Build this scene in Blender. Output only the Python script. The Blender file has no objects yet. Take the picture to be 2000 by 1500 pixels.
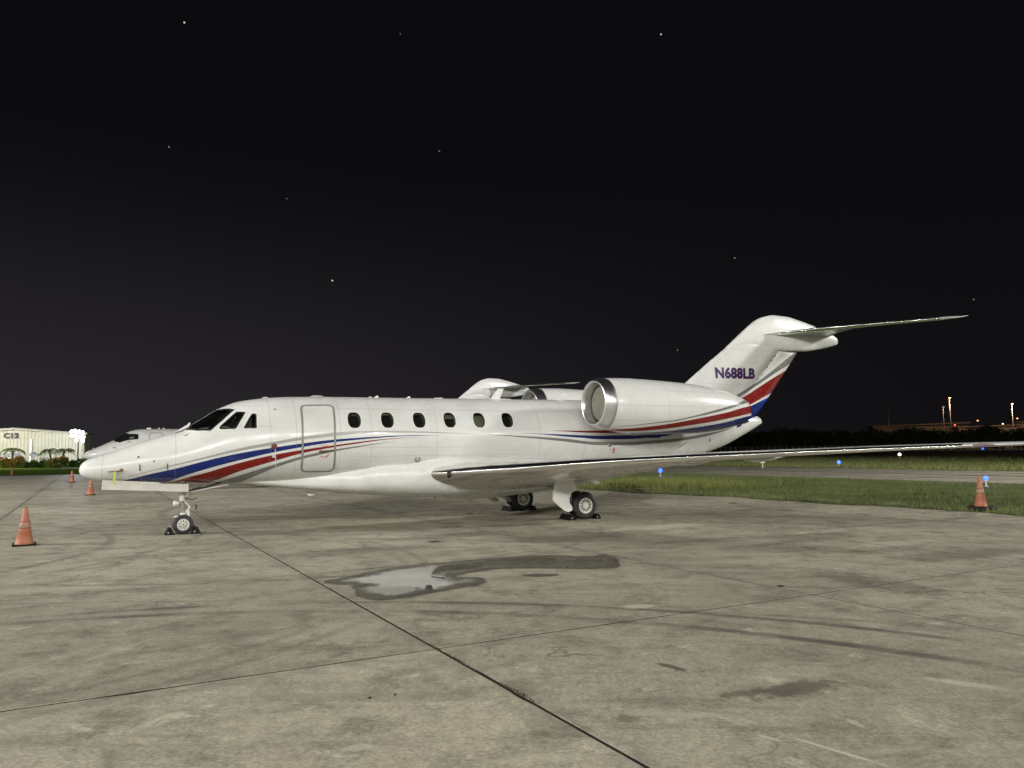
import bpy, bmesh, math, random
import numpy as np
from mathutils import Matrix, Vector
random.seed(7); rng = np.random.default_rng(11)
R = math.radians
SC = bpy.context.scene
COL = SC.collection

# ------------------------------------------------------------------ camera
cam_d = bpy.data.cameras.new('camera'); cam = bpy.data.objects.new('camera', cam_d); COL.objects.link(cam)
cR = Vector((0.9999497, 0.0008657, -0.0099894)); cU = Vector((0.0100268, -0.0863371, 0.9962155)); cF = Vector((0, 0.9962656, 0.0863414))
cam.matrix_world = Matrix(((cR.x, cU.x, -cF.x, 0), (cR.y, cU.y, -cF.y, 0), (cR.z, cU.z, -cF.z, 1.661), (0, 0, 0, 1)))
cam_d.sensor_width = 36; cam_d.lens = 26.884; cam_d.clip_end = 4000; cam_d.clip_start = .1
SC.camera = cam
SC.view_settings.view_transform = 'Standard'; SC.view_settings.look = 'None'
SC.view_settings.exposure = 0.15; SC.view_settings.gamma = 1
SC.cycles.use_denoising = True
SC.cycles.sample_clamp_indirect = 4.0
SC.cycles.max_bounces = 6
SC.cycles.transparent_max_bounces = 12

# ------------------------------------------------------------------ night sky
def N_(nt, t, **k):
    n = nt.nodes.new(t)
    for a, b in k.items(): setattr(n, a, b)
    return n
def L_(nt, a, b): nt.links.new(a, b)
world = bpy.data.worlds.new('World'); SC.world = world; world.use_nodes = True
nt = world.node_tree; nt.nodes.clear()
wo = N_(nt, 'ShaderNodeOutputWorld'); bg = N_(nt, 'ShaderNodeBackground'); L_(nt, bg.outputs[0], wo.inputs[0])
tc = N_(nt, 'ShaderNodeTexCoord'); sp = N_(nt, 'ShaderNodeSeparateXYZ'); L_(nt, tc.outputs['Generated'], sp.inputs[0])
el = N_(nt, 'ShaderNodeMapRange'); el.interpolation_type = 'SMOOTHERSTEP'; el.inputs[1].default_value = -.05; el.inputs[2].default_value = .42
L_(nt, sp.outputs['Z'], el.inputs[0])
az = N_(nt, 'ShaderNodeMapRange'); az.interpolation_type = 'SMOOTHSTEP'; az.inputs[1].default_value = -.75; az.inputs[2].default_value = .55
L_(nt, sp.outputs['X'], az.inputs[0])
low = N_(nt, 'ShaderNodeMix', data_type='RGBA'); low.inputs[6].default_value = (.0225, .0200, .0235, 1); low.inputs[7].default_value = (.0050, .0044, .0052, 1)
L_(nt, az.outputs[0], low.inputs[0])
hi = N_(nt, 'ShaderNodeMix', data_type='RGBA'); hi.inputs[6].default_value = (.0032, .0030, .0040, 1); hi.inputs[7].default_value = (.0030, .0030, .0040, 1)
L_(nt, az.outputs[0], hi.inputs[0])
mx = N_(nt, 'ShaderNodeMix', data_type='RGBA'); L_(nt, el.outputs[0], mx.inputs[0]); L_(nt, low.outputs[2], mx.inputs[6]); L_(nt, hi.outputs[2], mx.inputs[7])
acc = None
STARS = [((-.35723, .80517, .47338), .9, (1, .97, .9)), ((.17857, .85693, .48352), .75, (1, .97, .9)), ((-.2255, .95008, .21564), 1., (1, .93, .75)),
         ((-.39109, .85084, .35087), .22, (1, 1, 1)), ((-.08766, .92397, .37228), .2, (1, 1, 1)), ((.27775, .93154, .23472), .25, (1, 1, 1)),
         ((.51558, .84134, .16223), .16, (1, 1, 1)), ((.2116, .96931, .12519), .16, (1, 1, 1)), ((-.12741, .86217, .49033), .1, (1, 1, 1)),
         ((-.27296, .91104, .30902), .1, (1, 1, 1))]
for d, s, c in STARS:
    v = N_(nt, 'ShaderNodeVectorMath', operation='DISTANCE'); v.inputs[1].default_value = d; L_(nt, tc.outputs['Generated'], v.inputs[0])
    r = N_(nt, 'ShaderNodeMapRange'); r.inputs[1].default_value = .0004; r.inputs[2].default_value = .0011; r.inputs[3].default_value = s; r.inputs[4].default_value = 0
    L_(nt, v.outputs['Value'], r.inputs[0])
    m = N_(nt, 'ShaderNodeVectorMath', operation='SCALE'); m.inputs[0].default_value = c; L_(nt, r.outputs[0], m.inputs[3])
    if acc is None: acc = m.outputs[0]
    else:
        a = N_(nt, 'ShaderNodeVectorMath', operation='ADD'); L_(nt, acc, a.inputs[0]); L_(nt, m.outputs[0], a.inputs[1]); acc = a.outputs[0]
a = N_(nt, 'ShaderNodeVectorMath', operation='ADD'); L_(nt, mx.outputs[2], a.inputs[0]); L_(nt, acc, a.inputs[1])
L_(nt, a.outputs[0], bg.inputs[0]); bg.inputs[1].default_value = 1.0

# ------------------------------------------------------------------ helpers
def tag(o, label=None, cat=None, group=None, kind=None):
    if label: o['label'] = label
    if cat: o['category'] = cat
    if group: o['group'] = group
    if kind: o['kind'] = kind
    return o
def mesh(name, V, F, smooth=False, mats=None, mi=None):
    me = bpy.data.meshes.new(name)
    me.from_pydata([tuple(map(float, v)) for v in V], [], [tuple(map(int, f)) for f in F])
    if mats:
        for m in mats: me.materials.append(m)
    if mi is not None: me.polygons.foreach_set('material_index', mi)
    if smooth: me.polygons.foreach_set('use_smooth', [True]*len(me.polygons))
    me.update(); return me
def obj(name, me, parent=None, loc=None, rot=None, **k):
    o = bpy.data.objects.new(name, me); COL.objects.link(o)
    if parent: o.parent = parent
    if loc is not None: o.location = loc
    if rot is not None: o.rotation_euler = rot
    if k: tag(o, **k)
    return o
def empty(name, loc=(0, 0, 0), rz=0, **k):
    o = bpy.data.objects.new(name, None); COL.objects.link(o); o.location = loc; o.rotation_euler = (0, 0, rz); o.empty_display_size = .2
    tag(o, **k); return o
class MB:
    def __init__(s): s.V = []; s.F = []; s.M = []
    def add(s, V, F, m=0):
        b = len(s.V); s.V += [tuple(v) for v in V]; s.F += [tuple(b+i for i in f) for f in F]; s.M += [m]*len(F); return s
    def box(s, c, d, rz=0, m=0, rx=0, ry=0):
        M = Matrix.Rotation(rz, 3, 'Z') @ Matrix.Rotation(ry, 3, 'Y') @ Matrix.Rotation(rx, 3, 'X')
        V = [Vector(c) + M @ Vector((x*d[0]/2, y*d[1]/2, z*d[2]/2)) for x in (-1, 1) for y in (-1, 1) for z in (-1, 1)]
        return s.add(V, [(0, 1, 3, 2), (4, 6, 7, 5), (0, 4, 5, 1), (2, 3, 7, 6), (0, 2, 6, 4), (1, 5, 7, 3)], m)
    def tube(s, pts, r, n=8, m=0, cap=True):
        pts = [Vector(p) for p in pts]; rs = r if isinstance(r, (list, tuple)) else [r]*len(pts)
        V = []; F = []; up = None
        for i, p in enumerate(pts):
            t = (pts[min(i+1, len(pts)-1)] - pts[max(i-1, 0)]).normalized()
            if up is None: up = Vector((0, 0, 1)) if abs(t.z) < .9 else Vector((1, 0, 0))
            a = t.cross(up).normalized(); b = a.cross(t).normalized(); up = b
            for k in range(n):
                w = 2*math.pi*k/n; V.append(p + (a*math.cos(w) + b*math.sin(w))*rs[i])
        for i in range(len(pts)-1):
            for k in range(n): F.append((i*n+k, i*n+(k+1) % n, (i+1)*n+(k+1) % n, (i+1)*n+k))
        if cap: F.append(tuple(range(n))[::-1]); F.append(tuple((len(pts)-1)*n+k for k in range(n)))
        return s.add(V, F, m)
    def prism(s, poly, a, b, axis=1, m=0):   # poly of 2D points in the plane across axis, from a to b
        n = len(poly)
        def P(q, t): return (q[0], t, q[1]) if axis == 1 else ((t, q[0], q[1]) if axis == 0 else (q[0], q[1], t))
        V = [P(q, a) for q in poly] + [P(q, b) for q in poly]
        return s.add(V, [tuple(range(n)), tuple(range(2*n-1, n-1, -1))] + [(i, i+n, (i+1) % n+n, (i+1) % n) for i in range(n)], m)
    def lathe(s, prof, c=(0, 0, 0), n=24, axis='z', m=0, close=False):
        V = []; F = []; k = len(prof)
        for i in range(n):
            w = 2*math.pi*i/n
            for r, z in prof:
                x, y = r*math.cos(w), r*math.sin(w)
                V.append({'z': (c[0]+x, c[1]+y, c[2]+z), 'y': (c[0]+x, c[1]+z, c[2]+y), 'x': (c[0]+z, c[1]+x, c[2]+y)}[axis])
        for i in range(n):
            for j in range(k if close else k-1):
                F.append((i*k+j, ((i+1) % n)*k+j, ((i+1) % n)*k+(j+1) % k, i*k+(j+1) % k))
        return s.add(V, F, m)
    def build(s, name, mats, parent=None, smooth=False, auto=None, **k):
        if not isinstance(mats, (list, tuple)): mats = [mats]
        me = mesh(name, s.V, s.F, smooth, mats, s.M)
        bm = bmesh.new(); bm.from_mesh(me); bmesh.ops.recalc_face_normals(bm, faces=bm.faces); bm.to_mesh(me); bm.free()
        o = obj(name, me, parent, **k)
        if auto:
            me.polygons.foreach_set('use_smooth', [True]*len(me.polygons))
            try: me.set_sharp_from_angle(angle=R(auto))
            except Exception: pass
        return o
def loft(rings, cap0=True, cap1=True, closed=True):
    n = len(rings[0]); V = [p for r in rings for p in r]; F = []
    for i in range(len(rings)-1):
        for k in range(n if closed else n-1): F.append((i*n+k, i*n+(k+1) % n, (i+1)*n+(k+1) % n, (i+1)*n+k))
    if cap0: F.append(tuple(range(n))[::-1])
    if cap1: F.append(tuple((len(rings)-1)*n+k for k in range(n)))
    return V, F
def pchip(pts):
    xs = np.array([p[0] for p in pts], float); ys = np.array([p[1] for p in pts], float); h = np.diff(xs); d = np.diff(ys)/h
    m = np.zeros(len(xs)); m[0] = d[0]; m[-1] = d[-1]
    for i in range(1, len(xs)-1):
        if d[i-1]*d[i] > 0:
            w1 = 2*h[i]+h[i-1]; w2 = h[i]+2*h[i-1]; m[i] = (w1+w2)/(w1/d[i-1]+w2/d[i])
    def f(x):
        x = np.clip(x, xs[0], xs[-1]); i = np.clip(np.searchsorted(xs, x)-1, 0, len(xs)-2); t = (x-xs[i])/h[i]
        return float((2*t**3-3*t**2+1)*ys[i]+(t**3-2*t**2+t)*h[i]*m[i]+(-2*t**3+3*t**2)*ys[i+1]+(t**3-t**2)*h[i]*m[i+1])
    return f
def lin(pts):
    xs = [p[0] for p in pts]; ys = [p[1] for p in pts]
    return lambda x: float(np.interp(x, xs, ys))
def copy_tree(o, parent=None, name=None):
    c = o.copy(); COL.objects.link(c)
    if parent: c.parent = parent
    for ch in o.children: copy_tree(ch, c)
    return c

# ------------------------------------------------------------------ materials
def mat(name, base=(.5, .5, .5), rough=.5, metal=0., spec=.5, coat=0., emit=None, es=0., alpha=None):
    m = bpy.data.materials.new(name); m.use_nodes = True; b = m.node_tree.nodes['Principled BSDF']
    b.inputs['Base Color'].default_value = (*base, 1); b.inputs['Roughness'].default_value = rough; b.inputs['Metallic'].default_value = metal
    b.inputs['Specular IOR Level'].default_value = spec; b.inputs['Coat Weight'].default_value = coat; b.inputs['Coat Roughness'].default_value = .06
    if emit: b.inputs['Emission Color'].default_value = (*emit, 1); b.inputs['Emission Strength'].default_value = es
    return m
def BS(m): return m.node_tree.nodes['Principled BSDF']
def noise(nt, vec, scale, detail=4, rough=.55, dist=0.):
    n = N_(nt, 'ShaderNodeTexNoise'); n.inputs['Scale'].default_value = scale; n.inputs['Detail'].default_value = detail
    n.inputs['Roughness'].default_value = rough; n.inputs['Distortion'].default_value = dist
    L_(nt, vec, n.inputs['Vector']); return n.outputs['Fac']
def mrange(nt, v, a, b, c=0., d=1., smooth=True):
    n = N_(nt, 'ShaderNodeMapRange')
    if smooth: n.interpolation_type = 'SMOOTHSTEP'
    for i, q in zip((1, 2, 3, 4), (a, b, c, d)): n.inputs[i].default_value = q
    L_(nt, v, n.inputs[0]); return n.outputs[0]
def mth(nt, op, a, b=None, c=None):
    n = N_(nt, 'ShaderNodeMath', operation=op)
    for i, q in enumerate((a, b, c)):
        if q is None: continue
        if isinstance(q, (int, float)): n.inputs[i].default_value = q
        else: L_(nt, q, n.inputs[i])
    return n.outputs[0]
def mixc(nt, f, a, b, blend='MIX'):
    n = N_(nt, 'ShaderNodeMix', data_type='RGBA', blend_type=blend)
    for i, q in ((0, f), (6, a), (7, b)):
        if isinstance(q, (int, float)): n.inputs[i].default_value = q
        elif isinstance(q, tuple): n.inputs[i].default_value = (*q, 1)
        else: L_(nt, q, n.inputs[i])
    return n.outputs[2]
def grime(m, amt=.12, scale=3., rough_amt=.12, coord='Object'):
    """faint uneven dirt and gloss on a plain material"""
    nt = m.node_tree; b = BS(m); tc = N_(nt, 'ShaderNodeTexCoord'); base = tuple(b.inputs['Base Color'].default_value)[:3]
    n = noise(nt, tc.outputs[coord], scale, 6, .65)
    c = mixc(nt, mrange(nt, n, .35, .75, 0, 1), base, tuple(v*(1-amt*2) for v in base)); L_(nt, c, b.inputs['Base Color'])
    r = b.inputs['Roughness'].default_value; L_(nt, mrange(nt, n, .3, .7, r-rough_amt/2, r+rough_amt), b.inputs['Roughness'])
    return m
WHITE = (.66, .66, .635); GREY = (.31, .31, .295); BLUE = (.005, .017, .13); RED = (.18, .010, .008)
def fcurve(nt, xn, pts, x0, x1, z0, z1):
    n = N_(nt, 'ShaderNodeFloatCurve'); cv = n.mapping.curves[0]
    P = sorted(((min(max((p[0]-x0)/(x1-x0), 0), 1), min(max((p[1]-z0)/(z1-z0), 0), 1)) for p in pts))
    cv.points[0].location = P[0]; cv.points[1].location = P[-1]
    for p in P[1:-1]: cv.points.new(*p)
    for p in cv.points: p.handle_type = 'AUTO_CLAMPED'
    n.mapping.update(); n.inputs['Factor'].default_value = 1; L_(nt, xn, n.inputs['Value'])
    return n.outputs[0]
def stripes(nt, X, Z, bands, base):
    col = base
    for top, bot, c in bands:
        x0 = max(top[0][0], bot[0][0]); x1 = min(top[-1][0], bot[-1][0])
        z0 = min(p[1] for p in top+bot)-.05; z1 = max(p[1] for p in top+bot)+.05
        cut = lambda l: [(x0, float(np.interp(x0, *zip(*l))))] + [p for p in l if x0+.01 < p[0] < x1-.01] + [(x1, float(np.interp(x1, *zip(*l))))]
        xn = mth(nt, 'DIVIDE', mth(nt, 'SUBTRACT', X, x0), x1-x0); zn = mth(nt, 'DIVIDE', mth(nt, 'SUBTRACT', Z, z0), z1-z0)
        t = fcurve(nt, xn, cut(top), x0, x1, z0, z1); b = fcurve(nt, xn, cut(bot), x0, x1, z0, z1)
        mk = mth(nt, 'MULTIPLY', mth(nt, 'LESS_THAN', zn, t), mth(nt, 'GREATER_THAN', zn, b))
        mk = mth(nt, 'MULTIPLY', mk, mth(nt, 'MULTIPLY', mth(nt, 'GREATER_THAN', xn, 0.), mth(nt, 'LESS_THAN', xn, 1.)))
        col = mixc(nt, mk, col, c)
    return col
def paint(name, bands=(), seams=(), hseams=()):
    m = mat(name, WHITE, .22, 0, .4, .15); nt = m.node_tree; b = BS(m)
    tc = N_(nt, 'ShaderNodeTexCoord'); sp = N_(nt, 'ShaderNodeSeparateXYZ'); L_(nt, tc.outputs['Object'], sp.inputs[0]); X, Z = sp.outputs['X'], sp.outputs['Z']
    n1 = noise(nt, tc.outputs['Object'], 1.3, 7, .62)
    col = mixc(nt, mrange(nt, n1, .38, .72, 0, .8), WHITE, (.56, .555, .525))
    col = stripes(nt, X, Z, bands, col)
    for s in seams:
        d = mth(nt, 'ABSOLUTE', mth(nt, 'SUBTRACT', X, s)); col = mixc(nt, mrange(nt, d, .004, .010, .34, 0), col, (.2, .2, .19))
    for z, xa, xb in hseams:
        d = mth(nt, 'ABSOLUTE', mth(nt, 'SUBTRACT', Z, z)); k = mth(nt, 'MULTIPLY', mth(nt, 'GREATER_THAN', X, xa), mth(nt, 'LESS_THAN', X, xb))
        col = mixc(nt, mth(nt, 'MULTIPLY', k, mth(nt, 'MULTIPLY', mrange(nt, d, .004, .010, .55, 0), mth(nt, 'GREATER_THAN', mth(nt, 'SINE', mth(nt, 'MULTIPLY', X, 95.)), -.2))), col, (.25, .25, .24))
    # streaky grime
    mp = N_(nt, 'ShaderNodeMapping'); mp.inputs['Scale'].default_value = (.8, 2, 5); L_(nt, tc.outputs['Object'], mp.inputs[0])
    n2 = noise(nt, mp.outputs[0], 2.2, 6, .7)
    col = mixc(nt, mrange(nt, n2, .55, .8, 0, .22), col, (.3, .29, .26))
    L_(nt, col, b.inputs['Base Color']); L_(nt, mrange(nt, n1, .3, .7, .17, .3), b.inputs['Roughness'])
    return m
M = {}
M['white'] = grime(mat('white_paint', (.72, .72, .69), .3, 0, .5, .2), .07)
M['offwhite'] = grime(mat('warm_white_panel', (.60, .58, .52), .42), .1)
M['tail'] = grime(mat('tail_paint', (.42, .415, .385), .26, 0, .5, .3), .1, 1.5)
M['wing'] = grime(mat('wing_paint', (.62, .615, .58), .26, 0, .5, .3), .1, 1.5)
M['satin'] = mat('satin_metal', (.72, .72, .71), .3, 1.)
M['greyband'] = mat('grey_trim', (.2, .2, .19), .35)
M['chrome'] = mat('polished_metal', (.9, .9, .89), .13, 1.)
nt = M['chrome'].node_tree; _tc = N_(nt, 'ShaderNodeTexCoord'); L_(nt, mrange(nt, noise(nt, _tc.outputs['Object'], .7, 2, .5), .3, .7, .17, .21), BS(M['chrome']).inputs['Roughness'])
M['steel'] = mat('strut_metal', (.45, .45, .45), .3, .9)
M['black'] = mat('black_rubber', (.008, .008, .008), .7, 0, .2)
M['seal'] = mat('window_seal', (.015, .015, .014), .35)
M['tyre'] = grime(mat('tyre_rubber', (.02, .02, .019), .6), .2, 12)
M['rim'] = grime(mat('rim_paint', (.66, .65, .6), .35), .12, 10)
M['dark'] = mat('dark_recess', (.02, .02, .02), .7)
M['cream'] = mat('cream_shade', (.42, .38, .28), .7)
M['cabin'] = mat('unlit_cabin', (.05, .045, .038), .8)
M['seat'] = mat('cream_leather', (.5, .46, .36), .6)
M['redtag'] = mat('red_streamer', (.35, .02, .02), .6)
M['yellowtag'] = mat('yellow_ribbon', (.40, .52, .06), .5)
M['brass'] = mat('brown_metal', (.16, .10, .06), .4, .6)
M['bluepaint'] = mat('blue_paint', BLUE, .3)
def glass():
    m = bpy.data.materials.new('window_glass'); m.use_nodes = True; nt = m.node_tree; nt.nodes.clear()
    o = N_(nt, 'ShaderNodeOutputMaterial'); t = N_(nt, 'ShaderNodeBsdfTransparent'); t.inputs[0].default_value = (.42, .46, .42, 1)
    g = N_(nt, 'ShaderNodeBsdfGlossy'); g.inputs['Roughness'].default_value = .03; f = N_(nt, 'ShaderNodeFresnel'); f.inputs[0].default_value = 1.5
    x = N_(nt, 'ShaderNodeMixShader'); L_(nt, f.outputs[0], x.inputs[0]); L_(nt, t.outputs[0], x.inputs[1]); L_(nt, g.outputs[0], x.inputs[2]); L_(nt, x.outputs[0], o.inputs[0])
    return m
M['glass'] = glass()
def emis(name, c, s): return mat(name, (.1, .1, .1), .5, emit=c, es=s)

# ------------------------------------------------------------------ jet shape (metres, x aft from the nose wheel, y to starboard, z up)
TOP = [(-1.925,1.36),(-1.905,1.437),(-1.86,1.50),(-1.764,1.567),(-1.666,1.605),(-1.518,1.65),(-1.369,1.70),(-1.178,1.775),(-.965,1.855),(-.665,1.957),(-.445,2.03),(-.203,2.1),(-.056,2.148),(.042,2.205),(.16,2.285),(.299,2.38),(.56,2.552),(.66,2.615),(.80,2.685),(.993,2.758),(1.332,2.825),(1.795,2.88),(2.3,2.905),(3.0,2.92),(3.7,2.926),(5.2,2.938),(6.2,2.948),(8,2.965),(9.8,2.98),(11,2.97),(12.5,2.93),(14,2.87),(15,2.76),(16.02,2.63),(16.16,2.57),(16.22,2.45)]
BOT = [(-1.925,1.35),(-1.901,1.268),(-1.85,1.223),(-1.751,1.175),(-1.651,1.144),(-1.511,1.118),(-1.045,1.084),(-.573,1.063),(.11,1.049),(.8,1.03),(1.5,1.0),(2.3,.985),(9,.985),(10.5,1.01),(12,1.11),(13,1.27),(14.11,1.566),(14.63,1.712),(15.5,2.063),(16.07,2.33),(16.2,2.40),(16.22,2.44)]
WID = [(-1.925,.01),(-1.905,.085),(-1.86,.15),(-1.764,.225),(-1.651,.285),(-1.5,.345),(-1.178,.43),(-.8,.51),(-.2,.63),(.3,.72),(.8,.80),(1.4,.885),(2.0,.94),(2.8,.97),(3.5,.975),(9.5,.975),(11,.9),(12.5,.76),(14,.53),(15,.36),(16,.19),(16.16,.13),(16.22,.02)]
CEN = [(-1.925,1.355),(-1.5,1.36),(-1,1.42),(-.2,1.52),(.6,1.66),(1.5,1.82),(2.5,1.92),(3.5,1.955),(9.5,1.965),(11,1.98),(12.5,2.02),(14,2.2),(15,2.32),(16.22,2.445)]
class Body:
    def __init__(s, T, B, W, C): s.t, s.b, s.w, s.c = pchip(T), pchip(B), pchip(W), pchip(C)
    def raw(s, x, p):
        c = s.c(x); k = math.cos(p); h = (s.t(x)-c) if k > 0 else (c-s.b(x))
        return Vector((x, -s.w(x)*math.sin(p), c+h*k))
    def pt(s, x, p, off=0.):          # p: angle round the section, 0 top, 90 deg port side
        q = s.raw(x, p)
        if off:
            e = 1e-3; n = (s.raw(x+e, p)-s.raw(x-e, p)).cross(s.raw(x, p+e)-s.raw(x, p-e)).normalized()
            c = Vector((x, 0, s.c(x)))
            if n.dot(q-c) < 0: n = -n
            q = q+n*off
        return q
def inpoly(x, y, P):
    c = False; j = len(P)-1
    for i in range(len(P)):
        if (P[i][1] > y) != (P[j][1] > y) and x < (P[j][0]-P[i][0])*(y-P[i][1])/(P[j][1]-P[i][1])+P[i][0]: c = not c
        j = i
    return c
RS = .95   # metres per radian round the section
def smooth_poly(P, r=.05, n=5):
    """round the corners of a polygon given as (x, degrees)"""
    P = [Vector((p[0], R(p[1])*RS)) for p in P]; out = []
    for i, p in enumerate(P):
        a, b = P[i-1], P[(i+1) % len(P)]; da, db = (a-p), (b-p); k = min(r, da.length*.45, db.length*.45)
        s, e = p+da.normalized()*k, p+db.normalized()*k
        for j in range(n+1):
            t = j/n; out.append(s*(1-t)**2+p*2*t*(1-t)+e*t*t)
    d = []
    for i, p in enumerate(out):
        q = out[(i+1) % len(out)]; k = max(1, int((q-p).length/.06)); d += [p.lerp(q, j/k) for j in range(k)]
    return d
def offs(P, d):
    A = sum(P[i].x*P[(i+1) % len(P)].y-P[(i+1) % len(P)].x*P[i].y for i in range(len(P))); s = 1 if A > 0 else -1
    o = []
    for i in range(len(P)):
        t = (P[(i+1) % len(P)]-P[i-1]).normalized(); o.append(P[i]+Vector((t.y, -t.x))*s*d)
    return o
def mir(P, side): return [Vector((p.x, p.y*side)) for p in P]
def patch(body, P, off, rings=5):
    c = sum(P, Vector((0, 0)))/len(P); n = len(P); V = []; F = []
    for r in range(rings, 0, -1):
        for p in P:
            q = c+(p-c)*(r/rings); V.append(body.pt(q.x, q.y/RS, off))
    V.append(body.pt(c.x, c.y/RS, off))
    for r in range(rings-1):
        for k in range(n): F.append((r*n+k, r*n+(k+1) % n, (r+1)*n+(k+1) % n, (r+1)*n+k))
    b = (rings-1)*n
    for k in range(n): F.append((b+k, b+(k+1) % n, rings*n))
    return V, F
def band(body, A, B, off, h=.004, drop=.02):
    """raised flat ring between outlines A and B on the skin"""
    n = len(A); L = [(A, off-drop), (A, off), (B, off), (B, off-drop)]; V = []; F = []
    for P, o in L: V += [body.pt(p.x, p.y/RS, o) for p in P]
    for r in range(3):
        for k in range(n): F.append((r*n+k, r*n+(k+1) % n, (r+1)*n+(k+1) % n, (r+1)*n+k))
    return V, F
J = Body(TOP, BOT, WID, CEN)
WS = smooth_poly([(-.03, 1.2), (.006, 22), (.2, 43), (.442, 54.9), (.691, 45.8), (.935, 33), (.67, 15), (.60, 1.2)], .03)
S1 = smooth_poly([(.602, 54.5), (.62, 58.5), (.673, 60), (.925, 64.7), (1.031, 54.3), (1.138, 42.7), (.95, 38.3), (.779, 46.9)], .03)
S2 = smooth_poly([(1.062, 65.9), (1.332, 68.9), (1.336, 48.2), (1.249, 46.8)], .025)
WIN = []
for x, p in ((3.374, 65.0), (4.128, 64.8), (4.883, 64.6), (5.636, 64.3), (6.389, 64.1), (7.141, 63.9)):
    o = []
    for k in range(40):
        w = 2*math.pi*k/40; c, s = math.cos(w), math.sin(w); e = 2/3.4
        u = abs(c)**e*math.copysign(1, c); v = abs(s)**e*math.copysign(1, s)
        o.append(Vector((x+.15*u*(1-.2*v*v), R(p)*RS+.195*v)))
    WIN.append(o)
DOOR = smooth_poly([(2.262, 39.7), (2.955, 39.7), (2.925, 88), (2.972, 136.3), (2.275, 135.2), (2.245, 88)], .13, 6)
def fuselage_mesh(body, xs, ps, holes, m, name='fuselage'):
    V = [body.pt(x, p) for x in xs for p in ps]; n = len(ps); F = []
    H = [h for P in holes for h in (P, mir(P, -1))]; BB = [(min(p.x for p in h), max(p.x for p in h), min(p.y for p in h), max(p.y for p in h)) for h in H]
    for i in range(len(xs)-1):
        xm = (xs[i]+xs[i+1])/2
        for k in range(n):
            p0 = ps[k]; p1 = ps[(k+1) % n] if k < n-1 else ps[0]+2*math.pi
            pm = (p0+p1)/2*RS
            if pm > math.pi*RS: pm -= 2*math.pi*RS
            cut = False
            for h, b in zip(H, BB):
                if b[0] < xm < b[1] and b[2] < pm < b[3] and inpoly(xm, pm, h): cut = True; break
            if not cut: F.append((i*n+k, i*n+(k+1) % n, (i+1)*n+(k+1) % n, (i+1)*n+k))
    F.append(tuple(range(n))); F.append(tuple((len(xs)-1)*n+k for k in range(n)))
    return mesh(name, V, F, True, [m])
def dense(a, b, s): return list(np.arange(a, b, s))
FX = sorted(set([round(v, 4) for v in [-1.925, -1.92, -1.91, -1.9, -1.885, -1.865, -1.84]+dense(-1.81, -1.5, .035)+dense(-1.5, -.1, .07)+dense(-.1, 1.45, .02)+dense(1.45, 3.15, .1)
      + [v for w in (3.374, 4.128, 4.883, 5.636, 6.389, 7.141) for v in dense(w-.2, w+.21, .02)]+dense(3.6, 3.95, .1)+dense(4.4, 4.7, .1)+dense(5.1, 5.45, .1)+dense(5.9, 6.2, .1)+dense(6.65, 6.95, .1)
      + dense(7.45, 16.0, .12)+[16.05, 16.1, 16.14, 16.17, 16.19, 16.205, 16.215, 16.22]]))
_h = dense(0, 8, 2)+dense(8, 80, 1.4)+dense(80, 180, 5)
FP = [R(v) for v in _h]+[R(360-v) for v in _h[::-1] if v > 0]; FP.insert(len(_h), R(180))

G1t=[(-1.05,1.219),(-.596,1.344),(-.228,1.441),(.336,1.588),(.72,1.693),(1.111,1.784),(1.714,1.897),(2.256,1.996),(2.885,2.08),(3.447,2.114),(4.147,2.125),(4.872,2.114),(5.37,2.095),(5.881,2.074),(6.379,2.053)]
G1b=[(-1.05,1.206),(-.595,1.327),(-.227,1.415),(.337,1.549),(.721,1.641),(1.112,1.724),(1.714,1.833),(2.256,1.927),(2.883,2.0),(3.446,2.051),(4.145,2.077),(4.87,2.075),(5.369,2.067),(5.88,2.06),(6.378,2.051)]
B1t=[(-1.15,1.127),(-1.084,1.145),(-.593,1.272),(-.224,1.353),(.339,1.505),(.723,1.599),(1.113,1.678),(1.614,1.759),(2.257,1.853),(2.884,1.927),(3.445,1.968),(3.907,1.995),(4.382,2.017),(4.868,2.028),(5.443,2.024)]
B1b=[(-1.15,.85),(-.314,1.087),(-.024,1.209),(.35,1.332),(.731,1.441),(1.12,1.541),(1.618,1.657),(2.26,1.776),(2.885,1.87),(3.445,1.926),(3.907,1.965),(4.382,1.998),(4.868,2.014),(5.443,2.022)]
R1t=[(-.6,.97),(-.273,1.074),(-.008,1.158),(.357,1.258),(.736,1.378),(1.124,1.488),(1.672,1.614),(2.262,1.717),(2.887,1.804),(3.446,1.876),(3.908,1.928),(4.381,1.96),(4.843,1.971)]
R1b=[(-.6,.6),(.539,1.07),(.8,1.188),(1.045,1.287),(1.663,1.477),(2.267,1.645),(2.889,1.762),(3.448,1.843),(3.908,1.908),(4.381,1.951),(4.843,1.967)]
G2t=[(.3,.94),(.746,1.094),(1.269,1.271),(1.691,1.412),(2.272,1.586),(2.568,1.647),(2.893,1.71),(3.45,1.789),(3.91,1.847),(4.263,1.884)]
G2b=[(.3,.67),(1.089,1.043),(1.49,1.239),(1.702,1.333),(2.278,1.525),(2.573,1.593),(2.896,1.666),(3.452,1.76),(3.91,1.834),(4.263,1.88)]
G3t=[(6.565,2.045),(7.218,2.018),(7.778,1.992),(8.354,1.96),(8.797,1.928),(9.25,1.881),(9.715,1.854),(10.538,1.848),(11.407,1.882),(11.958,1.912),(12.534,1.958),(13.147,2.026),(13.799,2.108),(14.476,2.22),(14.78,2.275)]
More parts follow.
